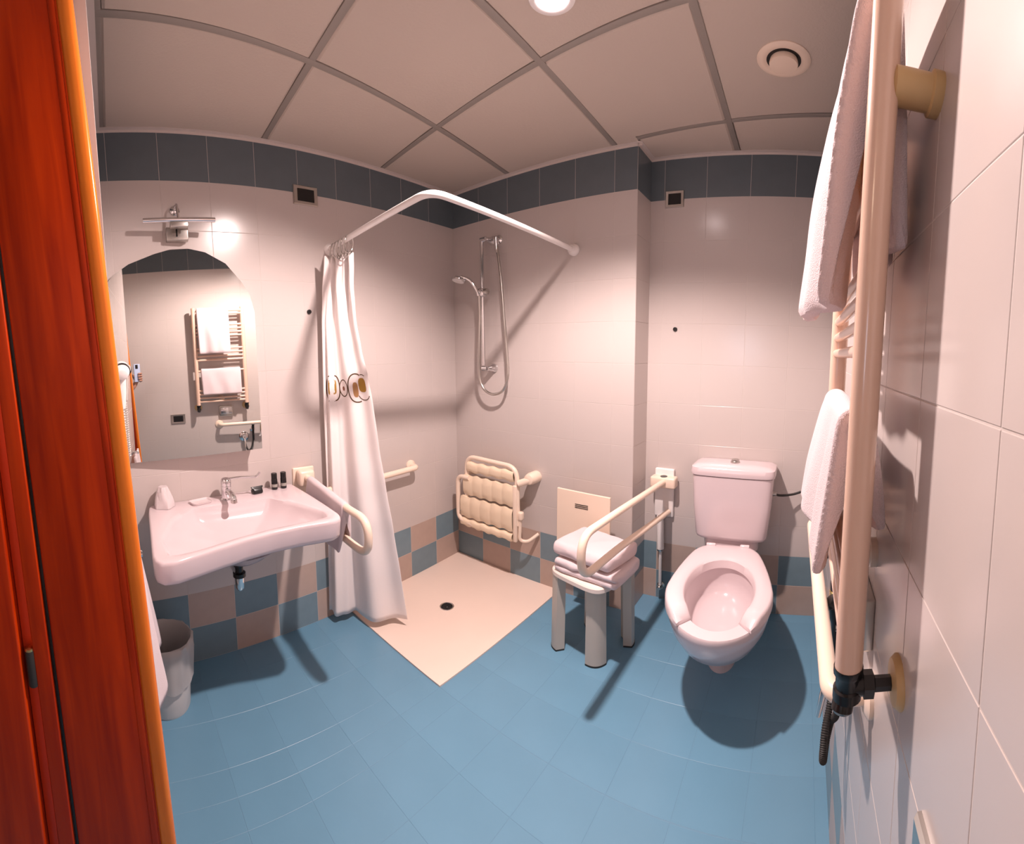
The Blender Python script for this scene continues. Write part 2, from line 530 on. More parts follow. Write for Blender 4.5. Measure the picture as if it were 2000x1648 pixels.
trimstrip((0.002, 0), (LWx(FRONT), FRONT), (1, S))
trimstrip((0, -0.002), (PX + .02, -0.002), (0, -1))
trimstrip((PX + 0.002, -.02), (PX + 0.002, D), (1, 0))
trimstrip((PX, D - 0.002), (W, D - 0.002), (0, -1))
trimstrip((W - 0.002, D), (W - 0.002, -2.2), (-1, 0))
trimstrip((xf0, FRONT + 0.002), (JX, FRONT + 0.002), (0, 1))

# downlight and ventilation disc
t = thing('recessed_downlight', 'round recessed ceiling downlight glowing at the top centre of the ceiling', 'light', (LX, LY, H))
MB().lathe((LX, LY, H), (0, 0, 1), [(0.062, -0.001), (0.062, -0.006), (0.05, -0.009), (0.045, -0.007), (0.044, -0.002)], 32).build('rim', M_WHITE, t)
MB().lathe((LX, LY, H - 0.006), (0, 0, 1), [(0.043, 0), (0.044, 0.005)], 32).build('lens', M_BULB, t)
rebase(t)
VX, VY = 1.812, -0.458
t = thing('ceiling_vent', 'round cream extraction vent in the ceiling above the toilet', 'vent', (VX, VY, H))
MB().lathe((VX, VY, H), (0, 0, -1), [(0.085, 0.0), (0.085, 0.004), (0.078, 0.008), (0.062, 0.009), (0.055, 0.004)], 36).build('vent_ring', M_CREAM, t)
MB().lathe((VX, VY, H), (0, 0, -1), [(0.0545, 0.003), (0.0545, 0.0046), (0.02, 0.0046)], 36).build('vent_gap', M_BLACK, t)
MB().lathe((VX, VY, H), (0, 0, -1), [(0.043, 0.003), (0.046, 0.016), (0.044, 0.021), (0.02, 0.023)], 36).build('vent_disc', M_CREAM, t)
rebase(t)
# ------------------------------------------------------------------ door frame on the left
# The frame stands a little out of plumb (about 2.5 degrees), as seen.
lean = Matrix.Translation((0, 0, 1.2)) @ Matrix.Rotation(radians(2.5), 4, 'X') @ Matrix.Translation((0, 0, -1.2))
d1 = struct(MB().box((1.1350, -1.985, 1.2), (0.030, 0.166, 2.56), ch=0.004).build('door_1', M_WOOD))
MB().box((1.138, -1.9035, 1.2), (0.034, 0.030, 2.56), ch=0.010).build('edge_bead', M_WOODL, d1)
MB().box((1.139, -1.926, 1.2), (0.030, 0.014, 2.56), ch=0.003).build('edge_strip', M_WOOD, d1)
MB().box((1.126, -2.0715, 1.2), (0.030, 0.008, 2.56)).build('dark_gap', M_BLACK, d1)  # black strip in place of an open gap, its shade given as colour
MB().box((1.136, -2.090, 1.2), (0.036, 0.030, 2.56), ch=0.003).build('door_stop', M_WOOD, d1)
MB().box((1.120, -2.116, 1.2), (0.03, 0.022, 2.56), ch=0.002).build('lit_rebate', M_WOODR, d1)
MB().box((1.142, -2.185, 1.2), (0.040, 0.115, 2.56), ch=0.004).build('door_leaf', M_WOOD, d1)
hg = MB().lathe((1.150, -2.112, 0.835), (0, 0, 1), [(0.0085, 0), (0.009, 0.002), (0.009, 0.068), (0.0085, 0.07)], 20).build('hinge', M_DARK, d1)
MB().lathe((1.150, -2.112, 0.905), (0, 0, 1), [(0.0085, 0), (0.0085, 0.004), (0.004, 0.006)], 20).build('hinge_cap', M_BRASS, hg)
d1.matrix_world = lean

# ------------------------------------------------------------------ arched mirror
MC, MS = 0.278, 0.06
def MPt(y, z, off=0.0):
    n = Vector((1, -MS, 0)).normalized()
    return Vector((MC + MS * y, y, z)) + n * off
out = [(-1.902, 0.935), (-1.313, 0.951), (-1.313, 1.545), (-1.330, 1.622), (-1.363, 1.677), (-1.422, 1.752), (-1.502, 1.800), (-1.57, 1.817), (-1.64, 1.816), (-1.705, 1.800), (-1.807, 1.765), (-1.87, 1.725), (-1.902, 1.69)]
t = thing('arched_mirror', 'large arched frameless mirror above the washbasin', 'mirror', (0.2, -1.6, 0.93))
nm = Vector((1, -MS, 0)).normalized()
g = MB().prism([MPt(y, z) for y, z in out], nm * 0.004).build('glass', M_MIRROR, t, smooth=0)
ins = [(y * 0.97 + -1.6 * 0.03, z * 0.97 + 1.4 * 0.03) for y, z in out]
MB().loft([[MPt(y, z, -0.0005) for y, z in ins], [Vector((LWx(y) + 0.0015, y, z)) for y, z in ins]]).build('backing_case', M_WHITE, t, smooth=0)
rebase(t)

# lamp over the mirror
t = thing('mirror_lamp', 'slim chrome picture-style lamp above the arched mirror', 'lamp', (0.135, -1.6, 1.87))
MB().tube([(0.215, -1.742, 1.925), (0.215, -1.46, 1.925)], 0.010, 14).build('lamp_bar', M_CHROME, t)
MB().box((0.212, -1.603, 1.906), (0.024, 0.07, 0.022), ch=0.003).build('bar_clamp', M_STEEL, t)
MB().tube(fillet([(0.130, -1.603, 1.99), (0.150, -1.603, 2.005), (0.185, -1.603, 2.0), (0.205, -1.603, 1.93)], 0.03), 0.0055, 12).build('arm', M_CHROME, t)
MB().lathe((0.130, -1.603, 1.99), (1, 0.08, 0), [(0.020, 0), (0.020, 0.006), (0.009, 0.014)], 24).build('wall_rose', M_CHROME, t)
bx = MB().box((0.150, -1.603, 1.885), (0.036, 0.088, 0.055), rot=-0.08, ch=0.003).build('switch_box', M_STEEL, t)
MB().box((0.170, -1.607, 1.887), (0.004, 0.006, 0.030)).build('pull_switch', M_BLACK, bx)
rebase(t)

# ------------------------------------------------------------------ switch plates and buttons
def plate(c, ax, nrm, w_, h_, label):
    c, ax, nrm = Vector(c), Vector(ax).normalized(), Vector(nrm).normalized()
    up = Vector((0, 0, 1))
    R_ = Matrix(((ax.x, nrm.x, 0, 0), (ax.y, nrm.y, 0, 0), (0, 0, 1, 0), (0, 0, 0, 1)))
    t_ = thing('wall_plate', label, 'switch plate', c)
    a = MB(); 
    fr = [(-w_ / 2, -h_ / 2), (w_ / 2, -h_ / 2), (w_ / 2, h_ / 2), (-w_ / 2, h_ / 2)]
    inn = [(x * 0.70, z * 0.66) for x, z in fr]
    def P3(x, z, d): return c + ax * x + up * z + nrm * d
    rings = [[P3(x, z, 0) for x, z in fr], [P3(x, z, 0.006) for x, z in fr], [P3(x * .95, z * .93, 0.010) for x, z in fr], [P3(x, z, 0.009) for x, z in inn], [P3(x, z, 0.004) for x, z in inn]]
    a.loft(rings).build('plate_frame', M_STEEL, t_, smooth=25)
    MB().loft([[P3(x * .98, z * .98, 0.003) for x, z in inn], [P3(x * .96, z * .96, 0.0085) for x, z in inn]]).build('switch_module', M_BLACK, t_, smooth=0)
    rebase(t_)
    return t_
plate((0.081, -1.000, 2.107), (S, -1, 0), (1, S, 0), 0.125, 0.088, 'chrome framed black wall plate on the blue band left of the shower')
plate((1.275, D, 2.117), (1, 0, 0), (0, -1, 0), 0.092, 0.082, 'black wall plate on the blue band above the toilet wall, next to the pillar')
plate((W, -1.60, 0.86), (0, 1, 0), (-1, 0, 0), 0.118, 0.080, 'chrome framed wall plate on the radiator wall nearest the doorway')
def button(c, nrm, label):
    o_ = MB().lathe(c, nrm, [(0.011, 0), (0.011, 0.006), (0.009, 0.010), (0.003, 0.011)], 20).build('call_button', M_BLACK)
    return tag(o_, label, 'button')
button((0.0815, -1.008, 1.56), (1, S, 0), 'small black round fitting on the wall beside the shower curtain')
button((1.293, D, 1.465), (0, -1, 0), 'small dark round fitting high on the wall above the toilet')

# ------------------------------------------------------------------ washbasin
t = thing('washbasin', 'wide white wall-hung washbasin with a concave front edge', 'washbasin', (0.13, -1.47, 0.6))
def arc_pts(pts, n=6): return bez(pts, n)
y0, y1 = -1.795, -1.15
front = [(0.696, -1.80), (0.660, -1.68), (0.607, -1.53), (0.585, -1.385), (0.592, -1.25)]
outl = []
outl += [(LWx(-1.15) + 0.002, -1.15)]
outl += [(0.30, -1.148), (0.45, -1.152), (0.56, -1.158), (0.60, -1.172), (0.612, -1.20)]
outl += [(0.605, -1.25), (0.592, -1.33), (0.592, -1.42), (0.607, -1.52), (0.636, -1.62), (0.668, -1.71), (0.692, -1.775)]
outl += [(0.688, -1.812), (0.655, -1.828), (0.60, -1.826), (0.42, -1.815), (0.25, -1.805), (LWx(-1.795) + 0.002, -1.795)]
def resample(poly, n):
    P_ = [Vector(p) for p in poly]; P_.append(P_[0])
    L_ = [0]
    for a_, b_ in zip(P_, P_[1:]): L_.append(L_[-1] + (b_ - a_).length)
    out_ = []
    for k in range(n):
        s_ = L_[-1] * k / n; i = 0
        while L_[i + 1] < s_: i += 1
        out_.append(P_[i].lerp(P_[i + 1], (s_ - L_[i]) / max(L_[i + 1] - L_[i], 1e-9)))
    return out_
NB = 96
ro = resample(outl, NB)
cb = Vector((0.37, -1.47))
def inset(p, d):
    v = cb - p
    q_ = p + v.normalized() * d
    q_.x = max(q_.x, LWx(q_.y) + 0.002)
    return q_
ZB = 0.742
bowl_c = Vector((0.40, -1.475))
# inner basin: a trapezoid with its wide side to the front
inner = [(0.240, -1.31), (0.238, -1.63), (0.33, -1.72), (0.50, -1.782), (0.640, -1.775), (0.615, -1.66), (0.575, -1.54), (0.556, -1.42), (0.555, -1.30), (0.560, -1.205), (0.50, -1.192), (0.35, -1.245)]
ri = resample(inner, NB)
# match start angles
def align(ring, c):
    k = min(range(len(ring)), key=lambda i: abs(math.atan2(ring[i].y - c.y, ring[i].x - c.x) - 0.0))
    return ring[k:] + ring[:k]
def byangle(ring, c, n):
    """points of a ring at equal angles about c"""
    out_ = []
    m = len(ring)
    for k in range(n):
        a = 2 * pi * k / n
        d = Vector((cos(a), sin(a)))
        best = None
        for i in range(m):
            p, q2 = ring[i] - c, ring[(i + 1) % m] - c
            e = q2 - p
            den = d.x * e.y - d.y * e.x
            if abs(den) < 1e-12: continue
            tt = (p.x * e.y - p.y * e.x) / den; s_ = (p.x * d.y - p.y * d.x) / den
            if tt > 0 and -1e-6 <= s_ <= 1 + 1e-6 and (best is None or tt > best): best = tt
        out_.append(c + d * (best or 0.01))
    return out_
ro = byangle(ro, bowl_c, NB); ri = byangle(ri, bowl_c, NB)
def R3(r, z): return [Vector((p.x, p.y, z)) for p in r]
def toward(r, f, c=bowl_c): return [c + (p - c) * f for p in r]
low = []
for p in ro:      # underside contour: pulls back at the front edge and sides
    v = Vector((max(LWx(p.y) + 0.002, 0.13 + (p.x - 0.13) * 0.90), -1.475 + (p.y + 1.475) * 0.95)); low.append(v)
def mix(k): return [a_.lerp(b_, k) for a_, b_ in zip(low, ro)]
rings = [R3(toward(low, 0.45), 0.625), R3(toward(low, 0.80), 0.640), R3(toward(low, 0.97), 0.655), R3(mix(.35), 0.657), R3(mix(.62), 0.660), R3(mix(.80), 0.668), R3(mix(.88), 0.680), R3(ro, ZB - 0.013), R3(toward(ro, .996), ZB - 0.005), R3(toward(ro, .986), ZB - 0.001), R3(toward(ro, .972), ZB),
         R3([a.lerp(b, .85) for a, b in zip(ro, ri)], ZB - 0.001), R3(ri, ZB - 0.006), R3(toward(ri, .975), ZB - 0.018), R3(toward(ri, .90), ZB - 0.050), R3(toward(ri, .7), ZB - 0.078), R3(toward(ri, .35), ZB - 0.100), R3(toward(ri, .08), ZB - 0.109)]
MB().loft(rings).build('basin_bowl', M_CERAM, t, smooth=50)
MB().lathe((bowl_c.x, bowl_c.y, ZB - 0.1085), (0, 0, 1), [(0.022, 0), (0.022, 0.002), (0.012, 0.003), (0.004, 0.0015)], 20).build('waste_ring', M_CHROME, t)
MB().loft([R3(srect(0.40, -1.475, 0.03, 0.04, 0, 2, 24), 0.555), R3(srect(0.40, -1.475, 0.05, 0.075, 0, 2.2, 24), 0.57), R3(srect(0.40, -1.475, 0.09, 0.12, 0, 2.2, 24), 0.606)]).build('basin_sump', M_CERAM, t, smooth=60)
tr = MB().lathe((0.385, -1.495, 0.56), (0, 0, -1), [(0.020, 0), (0.020, 0.02), (0.015, 0.024), (0.015, 0.045), (0.024, 0.047), (0.024, 0.062), (0.018, 0.066)], 20).build('trap_collar', M_BLACK, t)
MB().lathe((0.385, -1.495, 0.497), (0, 0, -1), [(0.019, 0), (0.019, 0.012), (0.017, 0.045), (0.010, 0.055)], 20).build('bottle_trap', M_CHROME, t)
MB().tube(fillet([(0.385, -1.50, 0.51), (0.30, -1.50, 0.512), (0.121, -1.50, 0.512)], .02), 0.014, 14).build('waste_pipe', M_CHROME, t)
rebase(t)

# ------------------------------------------------------------------ basin tap with its long lever
t = thing('basin_tap', 'chrome basin mixer tap with a long hospital lever', 'tap', (0.185, -1.475, ZB))
MB().lathe((0.185, -1.475, ZB - 0.001), (0, 0, 1), [(0.026, 0), (0.026, 0.005), (0.021, 0.009), (0.020, 0.052), (0.022, 0.056), (0.022, 0.060), (0.018, 0.064)], 24).build('tap_body', M_CHROME, t)
MB().tube(bez([(0.19, -1.475, ZB + 0.030), (0.235, -1.475, ZB + 0.046), (0.285, -1.475, ZB + 0.042), (0.298, -1.475, ZB + 0.026)], 6), 0.012, 14).build('spout', M_CHROME, t)
MB().lathe((0.298, -1.475, ZB + 0.032), (0, 0, -1), [(0.013, 0), (0.0135, 0.012), (0.010, 0.014)], 18).build('aerator', M_STEEL, t)
MB().lathe((0.185, -1.475, ZB + 0.062), (0.1, 0, 1), [(0.021, 0), (0.022, 0.006), (0.022, 0.022), (0.017, 0.030), (0.006, 0.034)], 24).build('tap_cap', M_CHROME, t)
MB().tube(fillet([(0.187, -1.473, ZB + 0.088), (0.195, -1.42, ZB + 0.092), (0.205, -1.345, ZB + 0.086), (0.207, -1.332, ZB + 0.106)], 0.012), 0.0052, 12).build('lever', M_CHROME, t)
rebase(t)

# things on the basin
def bottle(x, y, hgt, label):
    t_ = thing('toiletry_bottle', label, 'bottle', (x, y, ZB), 'black toiletry bottles on the basin')
    MB().lathe((x, y, ZB), (0, 0, 1), [(0.012, 0), (0.0135, 0.002), (0.0135, hgt * .62), (0.0128, hgt * .64)], 20).build('bottle_body', M_BLACK, t_)
    MB().lathe((x, y, ZB + hgt * .64), (0, 0, 1), [(0.0128, 0), (0.0128, hgt * .33), (0.0115, hgt * .36)], 20).build('cap', M_BLACK, t_)
    a = MB()
    rg = [[Vector((x + 0.0138 * cos(k), y + 0.0138 * sin(k), z)) for k in [radians(q_) for q_ in range(-110, 71, 15)]] for z in (ZB + hgt * .16, ZB + hgt * .34)]
    a.loft(rg, False, False, closed=False).build('printed_mark', mat('grey_print', (0.35, 0.33, 0.3), rough=.6), t_)
    rebase(t_)
bottle(0.150, -1.248, 0.075, 'small plain black toiletry bottle, the left one of the pair on the basin')
bottle(0.152, -1.206, 0.075, 'small black toiletry bottle with pale print, right of the pair on the basin')
M_SACHET = mat('black_glossy_sachet', (0.012, 0.012, 0.013), rough=0.3)
a = MB()
R_ = Matrix.Rotation(0.12, 4, 'Z')
rg = []
for k, (hx, hy, z) in enumerate(((0.014, 0.020, 0.0), (0.018, 0.023, 0.004), (0.018, 0.023, 0.012), (0.011, 0.022, 0.022), (0.004, 0.028, 0.027), (0.0015, 0.028, 0.031))):
    rg.append([Vector((0.165, -1.335, ZB + z)) + R_ @ (p - Vector((0, 0, 0))) for p in srect(0, 0, hx, hy, 0, 5, 24)])
tag(a.loft(rg).build('soap_sachet', M_SACHET), 'black wrapped soap sachet lying on the basin ledge', 'soap')
# wrapped plastic cup
t = thing('wrapped_cup', 'frosted clear plastic cup standing on the left end of the basin', 'cup', (0.185, -1.735, ZB))
MB().lathe((0.185, -1.735, ZB), (0, 0, 1), [(0.030, 0.0), (0.036, 0.004), (0.031, 0.052), (0.027, 0.068), (0.024, 0.066), (0.028, 0.05), (0.032, 0.008), (0.02, 0.006)], 28).build('cup_wall', M_CUP, t)
rg = []
for k in range(9):
    z = k / 8
    r = 0.041 * (1 - 0.55 * z ** 1.6)
    rg.append([Vector((0.185 + r * (1 + 0.09 * sin(5 * a_ + 3 * z) + 0.05 * sin(11 * a_)) * cos(a_), -1.735 + r * (1 + 0.09 * sin(5 * a_ + 3 * z)) * sin(a_), ZB + 0.001 + z * 0.086)) for a_ in [2 * pi * q_ / 28 for q_ in range(28)]])
MB().loft(rg, False, True).build('plastic_wrap', M_CUP, t)
rebase(t)
# folded paper/clear soap dish by the tap
a = MB().loft([R3(srect(0.19, -1.585, 0.026, 0.040, 0, 5, 28, 0.25), ZB), R3(srect(0.19, -1.585, 0.030, 0.044, 0, 5, 28, 0.25), ZB + 0.010), R3(srect(0.19, -1.585, 0.028, 0.042, 0, 5, 28, 0.25), ZB + 0.010), R3(srect(0.19, -1.585, 0.024, 0.038, 0, 5, 28, 0.25), ZB + 0.003)])
tag(a.build('soap_dish', M_CUP), 'low clear plastic soap dish between the cup and the tap', 'soap dish')

# ------------------------------------------------------------------ folding grab rail beside the basin, with its towel
def rail_loop(t_, pts, r=0.015):
    MB().tube(fillet(pts, 0.065, 8), r, 16).build('rail_tube', M_CREAM, t_)
t = thing('folding_grab_rail', 'cream folding grab rail on the wall right of the washbasin', 'grab rail', (0.09, -1.09, 0.7))
rail_loop(t, [(0.115, -1.09, 0.775), (0.52, -1.10, 0.735), (0.665, -1.105, 0.735), (0.665, -1.105, 0.600), (0.52, -1.10, 0.600), (0.115, -1.09, 0.645)])
MB().box((0.098, -1.085, 0.71), (0.016, 0.105, 0.20), rot=-0.08, ch=0.006).build('mounting_plate', M_CREAM, t)
MB().box((0.128, -1.087, 0.765), (0.055, 0.075, 0.075), rot=-0.08, ch=0.012).build('hinge_block', M_CREAM, t)
rebase(t)

def drape(name, axis_p, axis_d, width, r, len_a, len_b, th, side, label, cat='towel', amp=0.006, seed=1, flare=(0.0, 0.0), mat_=None, nu=26, group=None, fexp=1.2, twist=0.0):
    """towel hung over a bar: axis_d along the bar, side = horizontal unit vector of leg A; lengths of both legs"""
    P0, d, s_ = Vector(axis_p), Vector(axis_d).normalized(), Vector(side).normalized()
    up = Vector((0, 0, 1))
    prof = []
    n = 18
    for k in range(n + 1):
        z = -len_a * (1 - k / n); prof.append((r + flare[0] * (1 - k / n) ** fexp, z, -1 + k / n))
    for k in range(1, 8):
        a_ = pi * k / 8; prof.append((r * cos(a_), r * sin(a_), k / 8))
    for k in range(n + 1):
        z = -len_b * k / n; prof.append((-r - flare[1] * (k / n) ** fexp, z, 1 + k / n))
    m = len(prof)
    def surf(off):
        rows = []
        for i in range(nu + 1):
            x = (i / nu - .5) * width
            row = []
            for j, (px_, pz_, tt) in enumerate(prof):
                a_ = prof[max(j - 1, 0)]; b_ = prof[min(j + 1, m - 1)]
                tx, tz = b_[0] - a_[0], b_[1] - a_[1]; L_ = math.hypot(tx, tz) or 1
                nx, nz = -tz / L_, tx / L_
                pxx = px_ + (twist * (i / nu - .5) * (-pz_ / len_a) ** .7 if (px_ > 0 and pz_ < 0) else 0)
                hang = min(1, abs(pz_) / max(len_a, len_b) * 1.6) if pz_ < 0 else 0
                wv = amp * hang * (sin(x / width * 9 + seed) + 0.6 * sin(x / width * 17 + seed * 2 + tt * 2)) + amp * .7 * noise.noise(Vector((x * 9, pz_ * 7, seed)))
                edge = 1 - max(0, abs(i / nu - .5) * 2 - 0.86) / 0.14 * 0.6
                o_ = (off * edge + wv)
                # nx,nz points to the outside of the fold
                row.append(P0 + d * x * (1 - 0.03 * hang) + s_ * (pxx + nx * o_) + up * (pz_ - nz * o_ * (-1)))
            rows.append(row)
        return rows
    o1, o2 = surf(0), surf(th)
    ring_rows = [a_ + list(reversed(b_)) for a_, b_ in zip(o1, o2)]
    ob = MB().loft(ring_rows, True, True).build(name, mat_ or M_TOWEL, smooth=70)
    sub(ob, 1)
    return tag(ob, label, cat, group)


drape('hand_towel', (0.345, -1.095, 0.754), (1, -0.03, -0.095), 0.34, 0.018, 0.13, 0.185, 0.011, (0, 1, 0), 'white hand towel folded over the grab rail beside the basin', seed=2, flare=(0.0, 0.02))

# ------------------------------------------------------------------ shower curtain rod and curtain
RZ = 1.862
RL, RC, RR = Vector((0.072, -0.885, RZ + .004)), Vector((0.862, -0.955, RZ + .014)), Vector((0.827, -0.002, RZ))
t = thing('curtain_rod', 'white L-shaped shower curtain rod with round end fittings', 'curtain rod', RL)
MB().tube(fillet([RL, RC, RR], 0.07, 10), 0.0125, 16).build('rod_tube', M_WHITE, t)
MB().lathe(RR, (0, -1, 0), [(0.030, 0), (0.030, 0.012), (0.024, 0.020), (0.018, 0.034)], 24).build('end_rose', M_WHITE, t)
MB().lathe(RL, (1, 0.02, 0), [(0.027, 0), (0.027, 0.012), (0.018, 0.024)], 24).build('end_rose', M_WHITE, t)
rebase(t)

CLEV = [(1.82, 0.148, 0.268), (1.80, 0.145, 0.264), (1.633, 0.118, 0.238), (1.502, 0.104, 0.232), (1.371, 0.106, 0.247), (1.242, 0.106, 0.274), (1.115, 0.106, 0.288), (0.904, 0.108, 0.295), (0.699, 0.110, 0.312), (0.503, 0.112, 0.332), (0.25, 0.104, 0.350), (0.02, 0.098, 0.362)]
def edges(z):
    z = max(0.021, min(1.819, z))
    for (a_, l0, r0), (b_, l1, r1) in zip(CLEV, CLEV[1:]):
        if a_ >= z >= b_:
            k = (a_ - z) / (a_ - b_); k = k * k * (3 - 2 * k)
            return l0 + (l1 - l0) * k, r0 + (r1 - r0) * k
def lev(z): return 0.0, 0.23 + 0.10 * (1.8 - z) / 1.76
def cpt(u, z, off=0.0):
    """curtain surface, u 0..1 across; bunched at the rod, its hem swinging round into the tray"""
    drop = max(0.0, (1.80 - z) / 1.76)
    l, r = edges(z)
    L_, R2 = Vector((l, -0.940 - 0.045 * drop)), Vector((r, -0.872 + 0.165 * drop))
    p = L_.lerp(R2, u)
    d = (R2 - L_).normalized(); nrm_ = Vector((-d.y, d.x)) * -1        # towards the camera
    ampl = 0.012 + 0.006 * drop
    tight = max(0, 1 - drop / 0.16)
    fold = sin(2 * pi * 2.3 * u + 0.4 - 1.1 * drop)
    left = max(0, 1 - u / 0.34)
    h_ = ampl * fold * (0.75 + 0.9 * left) + 0.010 * tight * sin(2 * pi * 4.5 * u + 1.2)
    h_ += 0.016 * left * sin(2 * pi * 6.5 * u + 2 * drop + .8) * min(1, drop * 4)
    h_ += 0.007 * noise.noise(Vector((u * 3.2, z * 1.7, 3)))
    h_ += 0.040 * drop ** 2 * math.exp(-((u - .66) / .24) ** 2) - 0.045 * max(0, drop - .45) * math.exp(-((u - .33) / .06) ** 2)
    q_ = p + nrm_ * (h_ + off)
    q_.x = max(q_.x, LWx(q_.y) + 0.008)
    return Vector((q_.x, q_.y, z))
t = thing('shower_curtain', 'white shower curtain with a brown ring print, bunched at the left end of the rod', 'curtain', (0.25, -0.92, 1.85))
rows = []
NZ, NU = 70, 110
for j in range(NZ + 1):
    z = 1.80 - 1.758 * j / NZ
    rows.append([cpt(i / NU, z + (0.012 * sin(5.3 * 2 * pi * i / NU) if j == 0 else 0)) for i in range(NU + 1)])
a = MB().loft(rows, False, False, closed=False)
cl = a.build('cloth', M_CURT, t, smooth=80)
sd = cl.modifiers.new('th', 'SOLIDIFY'); sd.thickness = 0.0016; sd.offset = 1
for k, u in enumerate((0.06, 0.27, 0.48, 0.70, 0.93)):
    p = cpt(u, 1.79); s_ = Vector((0.125 + 0.17 * u, 0, RZ)); s_.y = RL.y + (RC.y - RL.y) * (s_.x - RL.x) / (RC.x - RL.x)
    ringp = [Vector((s_.x + 0.006 * sin(3 * a_), s_.y + (0.022 + (0.0)) * cos(a_), RZ - 0.022 + 0.040 * sin(a_))) for a_ in [2 * pi * q_ / 20 for q_ in range(21)]]
    MB().tube(ringp, 0.0028, 8).build('ring', M_STEEL, t)
# printed motif: flat print following the folds
def ribbon(name, pts, wd, m, closed=True):
    """pts in (u, z) curtain coordinates"""
    n = len(pts); inner_, outer_ = [], []
    for i in range(n):
        a_ = pts[(i - 1) % n] if closed or i > 0 else pts[0]; b_ = pts[(i + 1) % n] if closed or i < n - 1 else pts[-1]
        l, r = lev(pts[i][1]); wx = r - l
        dx, dz = (b_[0] - a_[0]) * wx, b_[1] - a_[1]; L_ = math.hypot(dx, dz) or 1
        nx, nz = -dz / L_ / wx * wd / 2, dx / L_ * wd / 2
        inner_.append(cpt(pts[i][0] - nx, pts[i][1] - nz, 0.0024)); outer_.append(cpt(pts[i][0] + nx, pts[i][1] + nz, 0.0024))
    vs = inner_ + outer_; fs = []
    for i in range(n if closed else n - 1):
        j = (i + 1) % n; fs.append((i, j, j + n, i + n))
    return MB().add(vs, fs).build(name, m, t, smooth=80)
def blob(name, cu, cz, ru, rz, m, e=2.0):
    n = 20; vs = [cpt(cu, cz, 0.0026)]; fs = []
    for k_ in range(1, 4):
        for i in range(n):
            a_ = 2 * pi * i / n
            x_ = math.copysign(abs(cos(a_)) ** (2 / e), cos(a_)); z_ = math.copysign(abs(sin(a_)) ** (2 / e), sin(a_))
            vs.append(cpt(cu + ru * x_ * k_ / 3, cz + rz * z_ * k_ / 3, 0.0026))
    for i in range(n): fs.append((0, 1 + i, 1 + (i + 1) % n))
    for k_ in range(2):
        for i in range(n):
            a_ = 1 + k_ * n + i; b_ = 1 + k_ * n + (i + 1) % n
            fs.append((a_, b_, b_ + n, a_ + n))
    return MB().add(vs, fs).build(name, m, t, smooth=80)
def ell(cu, cz, ru, rz, e=2.0, n=40, a0=0, a1=2 * pi):
    return [(cu + ru * math.copysign(abs(cos(a_)) ** (2 / e), cos(a_)), cz + rz * math.copysign(abs(sin(a_)) ** (2 / e), sin(a_))) for a_ in [a0 + (a1 - a0) * i / n for i in range(n)]]
ZP = 1.185
ribbon('print_outline', ell(0.19, ZP, 0.13, 0.062, 2.6), 0.006, M_PRINT)
blob('print_spot', 0.19, ZP + 0.006, 0.062, 0.036, M_GOLD, 4)
ribbon('print_outline', ell(0.42, ZP, 0.10, 0.040), 0.005, M_PRINT)
blob('print_spot', 0.42, ZP - 0.002, 0.028, 0.011, mat('rust_print_ink', (0.25, 0.09, 0.05), rough=.8))
ribbon('print_outline', ell(0.70, ZP, 0.16, 0.068, 2.2, 30, radians(60), radians(300)), 0.006, M_PRINT, closed=False)
blob('print_spot', 0.68, ZP - 0.008, 0.048, 0.036, mat('tan_print_ink', (0.42, 0.22, 0.09), rough=.8), 3)
blob('print_spot', 0.83, ZP + 0.014, 0.085, 0.034, M_GOLD, 3.2)
ribbon('print_outline', ell(0.84, ZP + 0.004, 0.13, 0.060, 2.2, 14, radians(60), radians(110)), 0.004, M_PRINT, closed=False)
ribbon('print_outline', ell(0.84, ZP - 0.004, 0.14, 0.054, 2.2, 20, radians(215), radians(330)), 0.004, M_PRINT, closed=False)
rebase(t)

# ------------------------------------------------------------------ shower rail, hand shower
SX = 0.283
t = thing('shower_rail', 'chrome vertical shower riser rail on the shower wall', 'shower rail', (SX, 0, 1.25))
MB().tube([(SX, -0.062, 1.262), (SX, -0.062, 1.985)], 0.0115, 16).build('rail_tube', M_CHROME, t)
for z in (1.245, 1.985):
    MB().lathe((SX + 0.03, 0, z), (0, -1, 0), [(0.026, 0), (0.026, 0.008), (0.020, 0.018), (0.014, 0.05), (0.012, 0.068)], 22).build('rail_bracket', M_CHROME, t)
    MB().tube([(SX - 0.004, -0.062, z), (SX + 0.032, -0.062, z)], 0.014, 16).build('bracket_clamp', M_CHROME, t)
MB().box((SX + 0.004, -0.068, 1.685), (0.040, 0.044, 0.050), ch=0.010).build('slider', M_CHROME, t)
MB().lathe((SX + 0.018, -0.066, 1.688), (1, -0.1, 0), [(0.018, 0), (0.019, 0.014), (0.017, 0.024), (0.009, 0.027)], 20).build('slider_knob', M_STEEL, t)
rebase(t)
t = thing('hand_shower', 'chrome hand shower with its hose hanging from the riser rail', 'hand shower', (SX, -0.1, 1.70))
hd = Vector((SX - 0.095, -0.150, 1.765)); ax = Vector((-0.12, -0.30, -1)).normalized()
MB().lathe(hd - ax * 0.012, ax, [(0.012, 0), (0.036, 0.006), (0.043, 0.014), (0.043, 0.021), (0.036, 0.024)], 28).build('shower_head', M_CHROME, t)
MB().lathe(hd + ax * 0.0125, ax, [(0.034, 0), (0.033, 0.002)], 28).build('spray_face', M_WHITE, t)
MB().tube(bez([(SX - 0.004, -0.088, 1.665), (SX - 0.012, -0.096, 1.70), (SX - 0.042, -0.118, 1.755), (SX - 0.082, -0.145, 1.778)], 6), 0.0095, 14).build('handle', M_CHROME, t)
